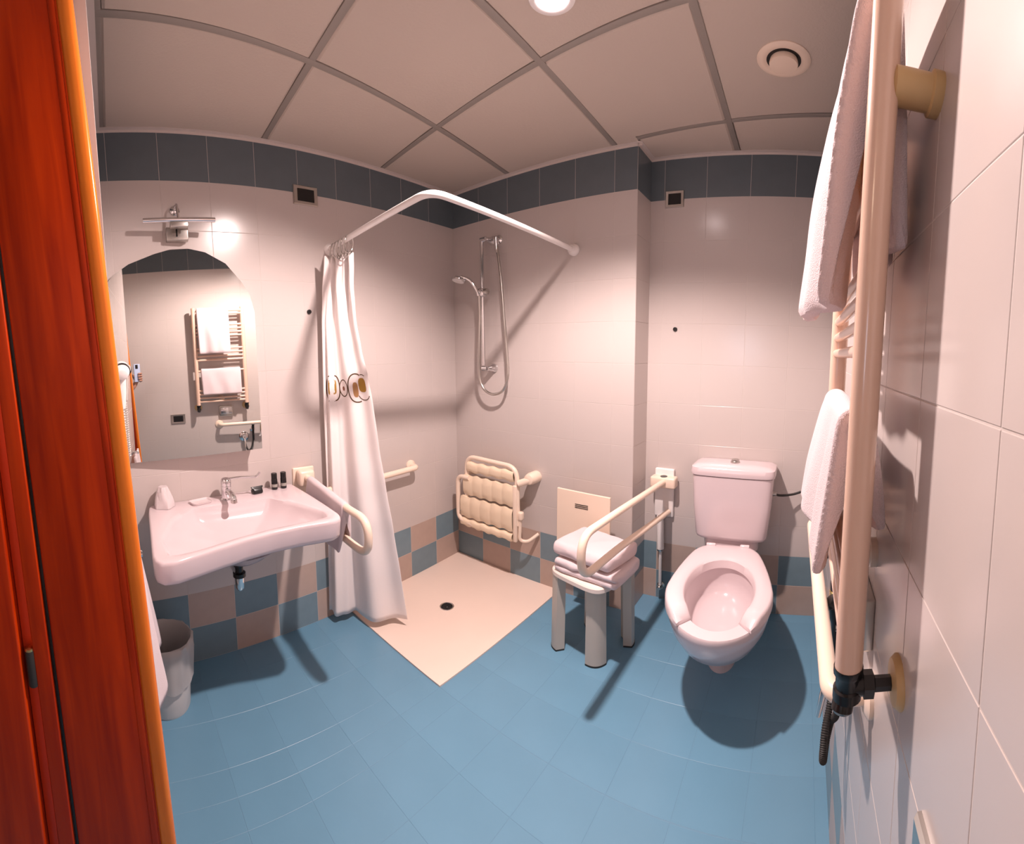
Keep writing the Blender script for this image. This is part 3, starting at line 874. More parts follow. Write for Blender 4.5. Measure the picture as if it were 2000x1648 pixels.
hp = bez([(0.283, -0.090, 1.665), (0.275, -0.078, 1.55), (0.268, -0.078, 1.40), (0.262, -0.074, 1.25), (0.268, -0.072, 1.17), (0.300, -0.070, 1.118), (0.358, -0.068, 1.096), (0.425, -0.066, 1.122), (0.456, -0.062, 1.20), (0.448, -0.055, 1.32), (0.428, -0.050, 1.50), (0.400, -0.042, 1.75), (0.362, -0.030, 1.955)], 10)
MB().tube(hp, [0.0070 + 0.0009 * (i % 2) for i in range(len(hp))], 12).build('hose', M_STEEL, t)
rebase(t)
t = thing('wall_outlet', 'chrome wall elbow feeding the hand shower hose', 'outlet', (0.356, 0, 1.99))
MB().lathe((0.356, 0, 1.985), (0, -1, 0), [(0.026, 0), (0.025, 0.006), (0.014, 0.012), (0.013, 0.034)], 22).build('rosette', M_CHROME, t)
MB().tube([(0.357, -0.031, 1.992), (0.360, -0.031, 1.94), (0.366, -0.032, 1.90)], [0.013, 0.0115, 0.0095], 14).build('elbow', M_CHROME, t)
rebase(t)

# horizontal bar in the shower
t = thing('shower_grab_bar', 'cream horizontal grab bar low on the wall inside the shower', 'grab bar', (0.05, -0.6, 0.69))
def lp(y, off, z): return Vector((LWx(y) + off, y, z))
MB().tube(fillet([lp(-0.405, 0.004, 0.685), lp(-0.405, 0.062, 0.685), lp(-1.0, 0.062, 0.685)], 0.045, 8), 0.016, 16).build('bar_tube', M_CREAM, t)
MB().lathe(lp(-0.405, 0.001, 0.685), (1, S, 0), [(0.032, 0), (0.032, 0.008), (0.022, 0.014)], 24).build('bar_flange', M_CREAM, t)
rebase(t)
# ------------------------------------------------------------------ folded-up shower seat
t = thing('folding_shower_seat', 'cream slatted shower seat folded up against the shower wall', 'shower seat', (0.33, 0, 0.3))
YS = -0.085
def P2(x, y, z): return Vector((x, y, z))
upl = fillet([P2(0.160, YS, 0.36), P2(0.165, YS, 0.705), P2(0.530, YS, 0.695), P2(0.535, YS, 0.36)], 0.07, 8)
MB().tube(upl, 0.0135, 14).build('back_frame', M_CREAM, t)
lo = fillet([P2(0.20, YS - 0.02, 0.575), P2(0.108, YS - 0.02, 0.575), P2(0.108, YS - 0.02, 0.300), P2(0.24, YS - 0.02, 0.285)], 0.05, 8)
MB().tube(lo, 0.0135, 14).build('arm_frame', M_CREAM, t)
def slat(x0, x1, z0, z1, y, n=5):
    """a pad with vertical flutes and wavy lower edge"""
    a = MB(); NX = 60; f, bk = [], []
    rowsf = []
    for j in range(7):
        v = j / 6
        row = []
        for i in range(NX + 1):
            u = i / NX
            x = x0 + (x1 - x0) * u; flute = 0.0035 * abs(sin(pi * n * u)) ** 0.7
            edge = 0.004 * sin(pi * n * 2 * u) if j in (0, 6) else 0
            z = z0 + (z1 - z0) * v + edge
            bul = -0.010 * (1 - (2 * v - 1) ** 4)
            row.append(Vector((x, y + bul - flute, z)))
        rowsf.append(row)
    back = [[Vector((p.x, y + 0.012, p.z)) for p in r] for r in (rowsf[-1], rowsf[0])]
    a.loft(rowsf + back + [rowsf[0]], False, False, closed=False)
    return a.build('slat', M_CREAM2, t, smooth=60)
slat(0.178, 0.518, 0.612, 0.672, YS - 0.008, 4)
slat(0.150, 0.518, 0.468, 0.588, YS - 0.012, 5)
slat(0.130, 0.515, 0.325, 0.452, YS - 0.018, 5)
slat(0.130, 0.515, 0.268, 0.312, YS - 0.020, 5)
MB().box((0.527, YS - 0.012, 0.43), (0.026, 0.022, 0.33), ch=0.008).build('side_rail', M_CREAM, t)
MB().tube([(0.545, YS - 0.005, 0.605), (0.605, YS + 0.02, 0.632)], 0.020, 16).build('pivot_arm', M_CREAM, t)
MB().lathe((0.600, 0.0, 0.635), (0, -1, 0), [(0.034, 0), (0.034, 0.055), (0.028, 0.078), (0.016, 0.084)], 24).build('wall_mount', M_CREAM, t)
MB().tube(fillet([(0.552, YS, 0.40), (0.545, YS, 0.275), (0.585, YS + 0.02, 0.268), (0.620, -0.012, 0.305)], 0.03, 6), 0.0095, 14).build('hook_arm', M_CREAM, t)
MB().box((0.555, YS, 0.42), (0.03, 0.03, 0.05), ch=0.01).build('stop_block', M_CREAM, t)
MB().lathe((0.135, YS - 0.032, 0.36), (0, -1, 0), [(0.005, 0), (0.004, 0.003)], 12).build('screw', M_STEEL, t)
MB().lathe((0.150, 0.0, 0.60), (0, -1, 0), [(0.026, 0), (0.026, 0.05), (0.02, 0.072)], 24).build('wall_mount', M_CREAM, t)
rebase(t)

# ------------------------------------------------------------------ stool chair with slotted backrest
A_, B_, C_, D_ = Vector((0.960, -0.378)), Vector((1.166, -0.402)), Vector((1.236, -0.205)), Vector((1.035, -0.165))
sc_ = (A_ + B_ + C_ + D_) / 4
srot = -0.22
t = thing('shower_stool', 'ivory plastic shower stool with four thick grey legs and a slotted back board', 'stool', (sc_.x, sc_.y, 0))
ZS = 0.372
for P_ in (A_, B_, C_, D_):
    d_ = (P_ - sc_).normalized(); tn = Vector((-d_.y, d_.x))
    rows = []
    for k in range(9):
        v = k / 8; z = 0.003 + v * (ZS - 0.022)
        wd = 0.040 + 0.004 * (1 - v); 
        c_ = P_ - d_ * (0.006 * v)
        arc = []
        for q_ in range(13):
            a_ = -1 + 2 * q_ / 12
            arc.append(c_ + tn * (a_ * wd) + d_ * (0.020 * (1 - a_ * a_)))
        arc2 = [c_ + tn * ((1 - 2 * q_ / 12) * wd * 0.80) + d_ * (0.012 * (1 - (1 - 2 * q_ / 12) ** 2) - 0.036) for q_ in range(13)]
        rows.append([Vector((p.x, p.y, z)) for p in arc + arc2])
    lg = MB().loft(rows).build('leg', M_LEG, t, smooth=50)
    MB().loft([[Vector((sc_.x + (p.x - sc_.x) * 1.006, sc_.y + (p.y - sc_.y) * 1.006, zz)) for p in rows[0]] for zz in (0.0, 0.008)]).build('rubber_foot', M_DARK, lg, smooth=0)
hs = 0.150
MB().loft([srect(sc_.x, sc_.y, hs * .9, hs * .9, ZS - 0.028, 4.5, 40, srot), srect(sc_.x, sc_.y, hs, hs, ZS - 0.022, 4.5, 40, srot), srect(sc_.x, sc_.y, hs, hs, ZS - 0.006, 4.5, 40, srot), srect(sc_.x, sc_.y, hs * .97, hs * .97, ZS, 4.5, 40, srot)]).build('seat', M_STOOL, t, smooth=35)
pb = [(0.800, 0.33), (1.090, 0.33), (1.090, 0.634), (0.803, 0.640)]
yb = -0.118
bb = MB().prism([(x, yb, z) for x, z in pb], (0, 0.012, 0)).build('back_board', M_CREAM, t, smooth=0)
md = bb.modifiers.new('b', 'BEVEL'); md.width = 0.003; md.segments = 2
for k in range(3):
    MB().box((0.9405, yb - 0.0005, 0.573 - 0.0085 * k), (0.070, 0.003, 0.0028)).build('slot', M_BLACK, bb)
MB().box((0.985, -0.142, 0.352), (0.14, 0.055, 0.020), ch=0.005).build('board_bracket', M_STOOL, t)
rebase(t)

def folded_towel(c, hx, hy, z0, h_, rot, label, seed, layers=2):
    c = Vector(c)
    Rz = Matrix.Rotation(rot, 4, 'Z')
    # cross-section (y,z) of a folded slab with a crease between layers, swept along x
    sec = []
    n = 10
    lh = h_ / layers
    for L_ in range(layers):
        for k in range(n + 1):
            a_ = -pi / 2 + pi * k / n
            sec.append((-hy - 0.5 * lh * cos(a_) * 0.9 + 0.02, z0 + lh * (L_ + .5) + lh * .5 * sin(a_)))
    right = []
    for k in range(n + 1):
        a_ = -pi / 2 + pi * k / n
        right.append((hy + 0.5 * h_ * cos(a_) * 0.75 - 0.02, z0 + h_ * .5 + h_ * .5 * sin(a_)))
    top = [(-hy + 0.03 + (2 * hy - 0.06) * k / 10, z0 + h_) for k in range(1, 10)]
    bot = [(-hy + 0.03 + (2 * hy - 0.06) * k / 10, z0) for k in range(1, 10)]
    loop = sec + top + list(reversed(right)) + list(reversed(bot))
    rows = []
    NXX = 22
    for i in range(NXX + 1):
        u = i / NXX * 2 - 1
        x = hx * u
        sq = 1 - 0.55 * max(0, abs(u) - 0.90) / 0.10
        row = []
        for (y, z) in loop:
            zc = z0 + h_ / 2
            nz = noise.noise(Vector((x * 11 + seed, y * 11, z * 20 + seed)))
            nz2 = noise.noise(Vector((x * 30 + seed, y * 30, z * 30)))
            zz = zc + (z - zc) * (0.6 + 0.4 * sq)
            if z > zc: zz += 0.008 * nz + 0.003 * nz2
            row.append(Vector((c.x, c.y, 0)) + Rz @ Vector((x + 0.006 * nz, y * (0.96 + 0.04 * sq) + 0.005 * nz2, zz)))
        rows.append(row)
    ob = MB().loft(rows).build('folded_towel', M_TOWEL, smooth=70)
    sub(ob, 1)
    return tag(ob, label, 'towel', 'white towels folded on the stool')
folded_towel((1.125, -0.315), 0.155, 0.115, ZS + 0.001, 0.056, -0.10, 'white bath towel folded on the stool, lower of the two', 1.3)
folded_towel((1.108, -0.300), 0.150, 0.108, ZS + 0.062, 0.062, -0.18, 'white bath towel folded on the stool, upper of the two, under the drop-down rail', 5.1, 1)

# ------------------------------------------------------------------ drop-down grab rail by the toilet
t = thing('drop_down_rail', 'cream drop-down support rail hinged on the wall left of the toilet', 'grab rail', (1.27, D, 0.6))
pts = [(1.272, 0.125, 0.672), (1.262, -0.40, 0.700), (1.258, -0.700, 0.712), (1.258, -0.700, 0.560), (1.262, -0.40, 0.545), (1.288, 0.150, 0.500)]
MB().tube(fillet(pts, 0.075, 8), 0.0145, 16).build('rail_tube', M_CREAM, t)
MB().box((1.262, D - 0.012, 0.60), (0.10, 0.022, 0.26), ch=0.006).build('mounting_plate', M_WHITE, t)
MB().box((1.268, D - 0.045, 0.668), (0.130, 0.060, 0.058), ch=0.010).build('hinge_block', M_CREAM, t)
MB().lathe((1.268, D - 0.05, 0.697), (0, 0, 1), [(0.018, 0), (0.018, 0.002), (0.01, 0.002)], 20).build('hinge_pin', M_BLACK, t)
MB().lathe((1.249, -0.545, 0.5535), (-1, 0, 0), [(0.005, -0.002), (0.005, 0.003), (0.003, 0.005)], 12).build('screw', M_BLACK, t)
rebase(t)
t = thing('wall_pipe_cover', 'thin white pipe with a grey angle valve running down behind the drop-down rail', 'pipe', (1.255, D, 0.1))
MB().tube([(1.245, D - 0.022, 0.470), (1.250, D - 0.022, 0.290)], 0.018, 14).build('sleeve', M_WHITE, t)
MB().tube([(1.250, D - 0.022, 0.290), (1.252, D - 0.022, 0.085)], 0.008, 12).build('pipe', M_WHITE, t)
MB().lathe((1.250, D - 0.022, 0.288), (0, 0, -1), [(0.019, 0), (0.019, 0.006), (0.010, 0.008)], 16).build('pipe_collar', M_CHROME, t)
MB().lathe((1.252, D, 0.075), (0, -1, 0), [(0.020, 0), (0.020, 0.006), (0.010, 0.010), (0.012, 0.040), (0.008, 0.044)], 18).build('angle_valve', M_STEEL, t)
rebase(t)

# ------------------------------------------------------------------ toilet
t = thing('toilet', 'white close-coupled toilet with an open-front seat and no lid', 'toilet', (1.63, -0.1, 0))
TB, TA = Vector((1.618, 0.060)), radians(5.0)
dF = Vector((sin(TA), -cos(TA))); dR = Vector((cos(TA), sin(TA)))
def TP(x, f, z):
    p = TB + dR * x + dF * f
    return Vector((p.x, p.y, z))
def egg(L0, L1, hw, z, nback=0.62, n=56, e=4.5):
    """plan ring from f=L0 (squared back) to f=L1 (round front); k=0 is the front"""
    out_ = []
    c = L0 + (L1 - L0) * 0.60
    for k in range(n):
        a_ = 2 * pi * k / n
        s_, c_ = sin(a_), cos(a_)
        if c_ >= 0:
            f = c + (L1 - c) * c_; x = hw * s_
        else:
            g = 2 + (e - 2) * min(1, -c_ * 1.6)
            f = c - (c - L0) * abs(c_) ** (2 / g)
            k_ = (c - f) / (c - L0)
            x = hw * math.copysign(abs(s_) ** (2 / g), s_) * (1 - (1 - nback) * k_ ** 1.4)
        out_.append(TP(x, f, z))
    return out_
R = []
R.append(egg(0.06, 0.335, 0.062, 0.0, 0.9)); R.append(egg(0.06, 0.335, 0.060, 0.02, 0.9)); R.append(egg(0.05, 0.345, 0.056, 0.12, 0.9))
R.append(egg(0.04, 0.42, 0.082, 0.18, 0.8)); R.append(egg(0.035, 0.55, 0.125, 0.225, 0.75)); R.append(egg(0.03, 0.63, 0.158, 0.265, 0.75)); R.append(egg(0.02, 0.672, 0.180, 0.32, 0.7)); R.append(egg(0.00, 0.698, 0.192, 0.375, 0.7)); R.append(egg(0.0, 0.702, 0.193, 0.398, 0.7)); R.append(egg(0.0, 0.698, 0.190, 0.405, 0.7))
def oval(f0, f1, hw, z, n=56, e=2.0):
    c = (f0 + f1) / 2; h_ = (f1 - f0) / 2
    return [TP(hw * math.copysign(abs(sin(2 * pi * k / n)) ** (2 / e), sin(2 * pi * k / n)), c + h_ * math.copysign(abs(cos(2 * pi * k / n)) ** (2 / e), cos(2 * pi * k / n)), z) for k in range(n)]
R += [oval(0.215, 0.650, 0.134, 0.405), oval(0.215, 0.650, 0.132, 0.395), oval(0.212, 0.635, 0.132, 0.350), oval(0.225, 0.60, 0.118, 0.305), oval(0.27, 0.585, 0.095, 0.280), oval(0.40, 0.575, 0.055, 0.268), oval(0.46, 0.57, 0.036, 0.262), oval(0.475, 0.555, 0.026, 0.245), oval(0.48, 0.55, 0.022, 0.236)]
MB().loft(R, True, True).build('bowl', M_CERAM, t, smooth=55)
# seat: horseshoe open at the front
def seat_ring():
    n = 56
    out_r = egg(0.075, 0.705, 0.196, 0, 0.74, n); in_r = oval(0.225, 0.645, 0.126, 0, n)
    return out_r, in_r
so, si = seat_ring()
n = len(so); gap = 6
idx = [i % n for i in range(gap, n - gap + 1)]       # leaves the front open (k=0 is the front)
rows = []
for q_, i in enumerate(idx):
    a_, b_ = so[i], si[i]
    e = min(q_, len(idx) - 1 - q_)
    hgt = 0.040 if e > 1 else (0.030 if e == 1 else 0.012)
    z0_, z1_ = 0.406, 0.406 + hgt
    prof_ = [(0.0, z0_), (0.0, z1_ - 0.012 if hgt > .02 else z1_), (0.06, z1_ - 0.003), (0.14, z1_), (0.5, z1_ + 0.001), (0.86, z1_ - 0.002), (0.96, z1_ - 0.009), (1.0, z0_)]
    rows.append([Vector((a_.x + (b_.x - a_.x) * w_, a_.y + (b_.y - a_.y) * w_, max(z_, z0_))) for w_, z_ in prof_])
MB().loft(rows, True, True).build('seat', M_CERAM2, t, smooth=50)
for x_ in (-0.075, 0.075):
    MB().lathe(TP(x_ - 0.02, 0.098, 0.446), (1, 0.08, 0), [(0.008, 0), (0.010, 0.004), (0.010, 0.036), (0.008, 0.040)], 14).build('seat_hinge', M_CERAM2, t)
# cistern
TC = Vector((1.627, D - 0.002 - 0.09))
def tk(hx, hy, z, e=7): return srect(TC.x, TC.y, hx, hy, z, e, 48)
MB().loft([tk(0.150, 0.078, 0.452), tk(0.160, 0.084, 0.458), tk(0.166, 0.086, 0.47), tk(0.180, 0.089, 0.62), tk(0.187, 0.0895, 0.760)]).build('cistern', M_CERAM, t, smooth=40)
MB().loft([tk(0.185, 0.0885, 0.761), tk(0.193, 0.094, 0.765), tk(0.196, 0.096, 0.780), tk(0.192, 0.092, 0.800), tk(0.17, 0.075, 0.812), tk(0.10, 0.04, 0.817)]).build('cistern_lid', M_CERAM, t, smooth=45)
MB().lathe((TC.x + 0.002, TC.y - 0.01, 0.814), (0, 0, 1), [(0.021, 0), (0.021, 0.010), (0.017, 0.014), (0.017, 0.020), (0.008, 0.022)], 24).build('flush_button', M_STEEL, t)
MB().loft([srect(TC.x, TC.y, 0.125, 0.070, 0.398, 4, 32), srect(TC.x, TC.y, 0.125, 0.070, 0.455, 4, 32)]).build('cistern_base', M_CERAM, t, smooth=40)
rebase(t)

hpts = bez([(1.805, 0.085, 0.672), (1.845, 0.10, 0.660), (1.90, 0.125, 0.660), (1.955, 0.135, 0.676), (2.01, 0.135, 0.680), (2.046, 0.13, 0.675)], 8)
t = thing('cistern_supply_hose', 'dark braided water hose from the cistern to the corner of the wall', 'hose', (1.92, 0.12, 0.66))
MB().tube(hpts, 0.0058, 12).build('hose', M_DARK, t)
MB().lathe((1.803, 0.085, 0.672), (1, 0, 0), [(0.011, 0), (0.011, 0.02), (0.007, 0.024)], 14).build('hose_nut', M_STEEL, t)
MB().lathe((W, 0.13, 0.675), (-1, 0, 0), [(0.024, 0), (0.023, 0.006), (0.011, 0.010), (0.011, 0.026)], 18).build('wall_valve', M_CHROME, t)
rebase(t)

# ------------------------------------------------------------------ towel radiator on the right-hand wall
RX, RN, RF, RB, RT = 1.990, -1.428, -1.030, 0.968, 1.795
t = thing('towel_radiator', 'cream ladder towel radiator close to the camera on the right wall', 'radiator', (RX, -1.22, RB))
for y in (RN, RF):
    MB().tube([(RX, y, RB), (RX, y, RT)], 0.0165, 22).build('upright', M_RAD, t)
    MB().lathe((RX, y, RT), (0, 0, 1), [(0.0165, 0), (0.015, 0.004), (0.008, 0.006)], 18).build('end_cap', M_RAD, t)
zs = [1.000, 1.030, 1.062, 1.094, 1.262, 1.356, 1.388, 1.420, 1.452, 1.560, 1.590, 1.620, 1.652, 1.745, 1.772]
for z in zs:
    MB().tube([(RX - 0.004, RN, z), (RX - 0.004, RF, z)], 0.0088, 12, cap=False).build('rung', M_RAD, t)
for y, z in ((RN - 0.0, 1.655), (RF, 1.655), (-1.23, 1.02)):
    MB().lathe((W, y, z), (-1, 0, 0), [(0.024, 0), (0.024, 0.012), (0.020, 0.014), (0.020, 0.052), (0.012, 0.056)], 22).build('wall_bracket', M_TAN if y == RN else M_CREAM, t)
for y in (RN, RF):
    v_ = MB().lathe((RX, y, RB + 0.003), (0, 0, -1), [(0.0175, 0), (0.0175, 0.008), (0.0145, 0.012), (0.0145, 0.026), (0.017, 0.028), (0.017, 0.040), (0.012, 0.044)], 20).build('valve_body', M_BLACK, t)
    MB().tube([(RX, y, RB - 0.022), (RX + 0.020, y, RB - 0.022)], 0.0125, 16).build('valve_branch', M_BLACK, v_)
    MB().lathe((RX + 0.018, y, RB - 0.022), (1, 0, 0), [(0.0155, 0), (0.0155, 0.012), (0.009, 0.014), (0.009, 0.034)], 6).build('valve_nut', M_BLACK, v_)
    MB().lathe((RX - 0.002, y + .002, RB - 0.034), (-0.2, -0.3, -1), [(0.012, 0), (0.013, 0.006), (0.013, 0.018), (0.009, 0.022)], 18).build('valve_knob', M_BLACK, v_)
    MB().lathe((W, y, RB - 0.022), (-1, 0, 0), [(0.031, 0), (0.031, 0.004), (0.026, 0.010), (0.012, 0.012)], 26).build('valve_rosette', M_TAN, t)
rebase(t)

# towels on the radiator
drape('bath_towel', (RX - 0.004, -1.274, 1.775), (0, 1, 0), 0.262, 0.024, 0.365, 0.290, 0.030, (-1, 0, 0), 'thick white bath towel hanging over the top of the towel radiator', seed=4, flare=(0.042, 0.022), amp=0.007, fexp=0.6, twist=0.034, nu=30)
drape('bath_towel', (RX - 0.004, -1.232, 1.262), (0, 1, 0), 0.33, 0.022, 0.200, 0.140, 0.020, (-1, 0, 0), 'white towel draped over the lower rungs of the towel radiator', seed=8, flare=(0.026, 0.018), amp=0.006, fexp=0.8, twist=0.02, nu=34)

# ------------------------------------------------------------------ grab bar, mixer and hand spray under the radiator
t = thing('wall_grab_bar', 'cream horizontal grab bar on the wall under the towel radiator', 'grab bar', (2.0, -0.9, 0.80))
MB().tube(fillet([(W - 0.004, -1.262, 0.79), (1.988, -1.262, 0.79), (1.972, -0.53, 0.79), (W - 0.004, -0.53, 0.79)], 0.055, 8), 0.0155, 18).build('bar_tube', M_CREAM, t)
for y in (-1.262, -0.53):
    MB().lathe((W, y, 0.79), (-1, 0, 0), [(0.034, 0), (0.034, 0.008), (0.024, 0.014)], 26).build('bar_flange', M_CREAM, t)
rebase(t)
t = thing('bidet_mixer', 'chrome round wall mixer with a lever below the grab bar', 'mixer', (W, -1.06, 0.66))
MB().lathe((W, -1.06, 0.665), (-1, 0, 0), [(0.042, 0), (0.042, 0.006), (0.034, 0.012), (0.020, 0.014), (0.020, 0.040), (0.018, 0.046)], 28).build('mixer_plate', M_CHROME, t)
MB().tube([(W - 0.040, -1.06, 0.665), (W - 0.058, -1.062, 0.63), (W - 0.068, -1.064, 0.575)], [0.009, 0.0075, 0.006], 12).build('lever', M_CHROME, t)
MB().lathe((W - 0.026, -0.90, 0.765), (0, 0, -1), [(0.014, 0), (0.018, 0.004), (0.018, 0.05), (0.013, 0.056)], 22).build('brass_union', M_BRASS, t)
MB().lathe((W - 0.026, -0.90, 0.785), (0, 0, -1), [(0.016, 0), (0.017, 0.004), (0.017, 0.02)], 18).build('union_cap', M_BLACK, t)
MB().tube([(W - 0.026, -0.90, 0.71), (W - 0.024, -0.93, 0.66)], [0.012, 0.009], 14).build('union_tail', M_WHITE, t)
MB().tube([(W - 0.002, -0.90, 0.745), (W - 0.026, -0.90, 0.745)], 0.009, 12).build('union_stub', M_CHROME, t)
rebase(t)
t = thing('bidet_spray', 'black bidet hand spray with its ribbed hose hanging in a loop below the grab bar', 'hand spray', (W, -1.0, 0.70))
MB().lathe((W, -0.985, 0.725), (-1, 0, 0), [(0.022, 0), (0.022, 0.006), (0.012, 0.010), (0.012, 0.034)], 20).build('spray_holder', M_CHROME, t)
MB().tube(bez([(W - 0.040, -0.985, 0.772), (W - 0.034, -0.985, 0.72), (W - 0.030, -0.985, 0.63)], 5), [0.011] * 4 + [0.009] * 7, 14).build('spray_handle', M_BLACK, t)
MB().lathe((W - 0.040, -0.985, 0.775), (-0.6, 0, 0.5), [(0.010, -0.004), (0.017, 0.006), (0.017, 0.016), (0.012, 0.018)], 20).build('spray_nozzle', M_BLACK, t)
hp = bez([(W - 0.030, -0.985, 0.635), (W - 0.038, -1.01, 0.56), (W - 0.050, -1.05, 0.53), (W - 0.054, -1.075, 0.50), (W - 0.052, -1.07, 0.478), (W - 0.044, -1.03, 0.485), (W - 0.036, -1.02, 0.52), (W - 0.028, -1.045, 0.56), (W - 0.022, -1.06, 0.63)], 22)
MB().tube(hp, [0.0068 + 0.0014 * (i % 2) for i in range(len(hp))], 12).build('hose', M_DARK, t)
rebase(t)
t = thing('paper_holder', 'square chrome toilet paper holder on the right wall under the radiator', 'paper holder', (W, -1.19, 0.9))
MB().box((W - 0.012, -1.20, 0.905), (0.022, 0.115, 0.09), ch=0.004).build('holder_body', M_STEEL, t)
MB().box((W - 0.028, -1.20, 0.91), (0.014, 0.10, 0.060), ch=0.005).build('holder_flap', M_CHROME, t)
rebase(t)

# ------------------------------------------------------------------ by the doorway: hair dryer, hanging towel, bin
t = thing('hair_dryer', 'white wall-mounted hair dryer with a coiled cord beside the door frame', 'hair dryer', (0.36, FRONT, 1.2))
MB().box((0.355, FRONT + 0.013, 1.30), (0.075, 0.024, 0.11), ch=0.010).build('wall_base', M_WHITE, t)
MB().lathe((0.325, FRONT + 0.036, 1.345), (1, 0.0, -0.35), [(0.012, 0), (0.026, 0.006), (0.029, 0.03), (0.026, 0.065), (0.021, 0.085), (0.017, 0.088)], 24).build('dryer_barrel', M_WHITE, t)
MB().lathe((0.325, FRONT + 0.036, 1.345), (1, 0.0, -0.35), [(0.030, 0.040), (0.0302, 0.052)], 24).build('dark_band', M_BLACK, t)
MB().tube([(0.362, FRONT + 0.034, 1.325), (0.355, FRONT + 0.032, 1.25), (0.350, FRONT + 0.029, 1.19)], [0.017, 0.015, 0.012], 14).build('handle', M_WHITE, t)
cp = []
for i in range(420):
    v = i / 419
    a_ = v * 2 * pi * 26
    z = 1.19 - 0.27 * v
    cp.append((0.350 + 0.011 * cos(a_) + 0.018 * v, FRONT + 0.024 + 0.011 * sin(a_), z))
MB().tube(cp, 0.0026, 6).build('coiled_cord', M_WHITE, t)
rebase(t)
t = thing('hanging_towel', 'white towel hanging low on the wall beside the door frame', 'towel', (0.85, FRONT, 0.5))
rows = []
for j in range(23):
    v = j / 22; z = 0.84 - 0.34 * v
    row = []
    for i in range(19):
        u = i / 18
        x = 0.70 + 0.26 * u - 0.05 * v * (1 - u)
        y = FRONT + 0.020 + 0.030 * v + 0.012 * sin(u * 9 + 2 * v) * (0.3 + v) + 0.012 * (1 - u) * v
        row.append(Vector((x, y, z - 0.03 * (1 - u) * v)))
    rows.append(row)
ht = MB().loft(rows, False, False, closed=False).build('towel_cloth', M_TOWEL, t, smooth=80)
s2 = ht.modifiers.new('s', 'SOLIDIFY'); s2.thickness = 0.010
MB().lathe((0.83, FRONT, 0.845), (0, 1, 0), [(0.018, 0), (0.018, 0.006), (0.007, 0.010), (0.007, 0.032), (0.011, 0.034), (0.008, 0.04)], 18).build('hook', M_CHROME, t)
rebase(t)

BX, BY = 0.335, -1.788
t = thing('waste_bin', 'grey-white plastic waste bin with a liner under the left end of the basin', 'bin', (BX, BY, 0))
rg = []
for z, r in ((0.0, 0.080), (0.012, 0.085), (0.14, 0.092), (0.26, 0.100), (0.268, 0.105), (0.276, 0.105), (0.276, 0.098), (0.262, 0.095), (0.13, 0.087), (0.02, 0.080)):
    rg.append([Vector((BX + r * 1.0 * cos(2 * pi * k / 40), BY + r * 1.0 * sin(2 * pi * k / 40), z)) for k in range(40)])
MB().loft(rg).build('bin_body', M_BIN, t, smooth=45)
rg = []
for j, (z, r) in enumerate(((0.03, 0.074), (0.15, 0.084), (0.27, 0.094), (0.283, 0.102), (0.280, 0.109), (0.25, 0.110), (0.205, 0.107), (0.16, 0.104))):
    row = []
    for k in range(60):
        a_ = 2 * pi * k / 60
        rk = r + (0.003 * sin(7 * a_ + j) + 0.002 * sin(17 * a_)) * (1 if j > 3 else .3)
        zz = z - (0.05 * (0.5 + 0.5 * sin(a_ * 2 + 1)) if j == 7 else 0)
        row.append(Vector((BX + rk * cos(a_), BY + rk * sin(a_), zz)))
    rg.append(row)
MB().loft(rg, False, False).build('bin_liner', M_LINER, t, smooth=70)
rebase(t)

# ------------------------------------------------------------------ the hand and phone seen in the mirror
def skin_chain(chains, name, m, parent=None, sub_=2):
    """chains: list of [(point, radius), ...] all starting at the same first point"""
    vs, es, rs = [chains[0][0][0]], [], [chains[0][0][1]]
    for ch in chains:
        prev = 0
        for p, r in ch[1:]:
            vs.append(p); rs.append(r); es.append((prev, len(vs) - 1)); prev = len(vs) - 1
    me = bpy.data.meshes.new(name); me.from_pydata([tuple(v) for v in vs], es, [])
    o_ = bpy.data.objects.new(name, me); C.objects.link(o_)
    md_ = o_.modifiers.new('skin', 'SKIN'); md_.use_smooth_shade = True
    for i, r in enumerate(rs):
        me.skin_vertices[0].data[i].radius = (r, r)
    me.skin_vertices[0].data[0].use_root = True
    sd_ = o_.modifiers.new('sub', 'SUBSURF'); sd_.levels = sub_; sd_.render_levels = sub_
    me.materials.append(m)
    if parent: o_.parent = parent
    return o_
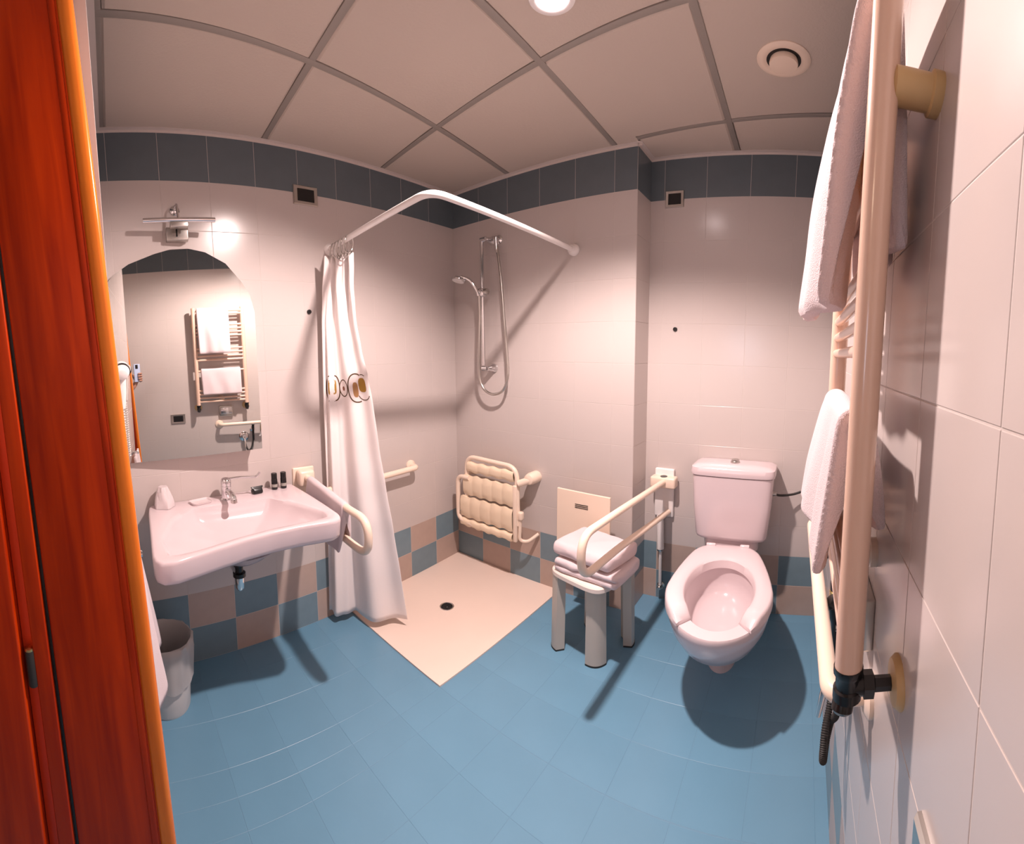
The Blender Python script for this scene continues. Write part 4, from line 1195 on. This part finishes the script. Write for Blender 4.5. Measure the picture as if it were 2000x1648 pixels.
# local frame of the phone: fwd = direction the lens looks, rgt = to the right, up
fl_ = Vector((-sin(YAW), cos(YAW), 0)); rt_ = Vector((cos(YAW), sin(YAW), 0)); uz = Vector((0, 0, 1))
def PF(x, y, z): return CAM + rt_ * x + fl_ * y + uz * z          # y in front of the lens plane
t = thing('phone', 'pale blue phone held up in a hand by the doorway, seen in the mirror', 'phone', PF(0.0, -0.007, -0.13))
def pbox(x, y, z, sx, sy, sz, name, m, ch):
    Rm = Matrix.Rotation(YAW, 4, 'Z')
    return MB().box(PF(x, y, z), (sx, sy, sz), rot=Rm, ch=ch).build(name, m, t)
pbox(0.018, -0.0065, -0.062, 0.074, 0.008, 0.150, 'phone_case', M_PHONE, 0.0035)
pbox(0.010, -0.0018, -0.010, 0.030, 0.0020, 0.034, 'camera_module', M_BLACK, 0.0008)
pbox(0.018, -0.0108, -0.062, 0.068, 0.0006, 0.142, 'screen', M_BLACK, 0.0)
rebase(t)
t = thing('person_hand', 'hand and dark sleeve holding the pale blue phone, seen in the mirror', 'person', PF(0.05, -0.16, -0.30))
pc = PF(0.046, -0.030, -0.125)        # palm centre, behind and below the phone
fing = []
for k, (z_, L1) in enumerate(((-0.072, 0.95), (-0.092, 1.0), (-0.112, 0.93), (-0.130, 0.78))):
    fing.append([(PF(0.062, -0.026, z_ - 0.008), 0.0095), (PF(0.066, -0.008, z_), 0.0088), (PF(0.054, 0.007, z_ + 0.003), 0.0082), (PF(0.054 - 0.026 * L1, 0.0075, z_ + 0.004), 0.0076), (PF(0.054 - 0.044 * L1, 0.0062, z_ + 0.002), 0.0066)])
th_ = [(PF(0.040, -0.036, -0.120), 0.016), (PF(0.010, -0.030, -0.110), 0.0125), (PF(-0.018, -0.018, -0.090), 0.0105), (PF(-0.026, -0.010, -0.070), 0.0085)]
palm = [(pc, 0.024), (PF(0.052, -0.034, -0.100), 0.020), (PF(0.058, -0.030, -0.078), 0.014)]
wr = pc + Vector((-0.012, -0.045, -0.060)); fa = wr + Vector((-0.02, -0.075, -0.055))
wrist = [(pc, 0.024), (pc + Vector((-0.005, -0.020, -0.030)), 0.023), (wr, 0.024), (fa, 0.029)]
hand = skin_chain([palm, wrist, [(pc, .024)] + th_], 'hand', M_SKIN, t)
for f_ in fing:
    skin_chain([f_], 'finger', M_SKIN, hand)
sl = bez([wr + Vector((-0.006, -0.02, -0.016)), fa, fa + Vector((-0.03, -0.10, -0.09)), fa + Vector((-0.05, -0.20, -0.21))], 5)
MB().tube(sl, [0.032 + 0.0012 * i for i in range(len(sl))], 18).build('sleeve', M_SLEEVE, t)
rebase(t)
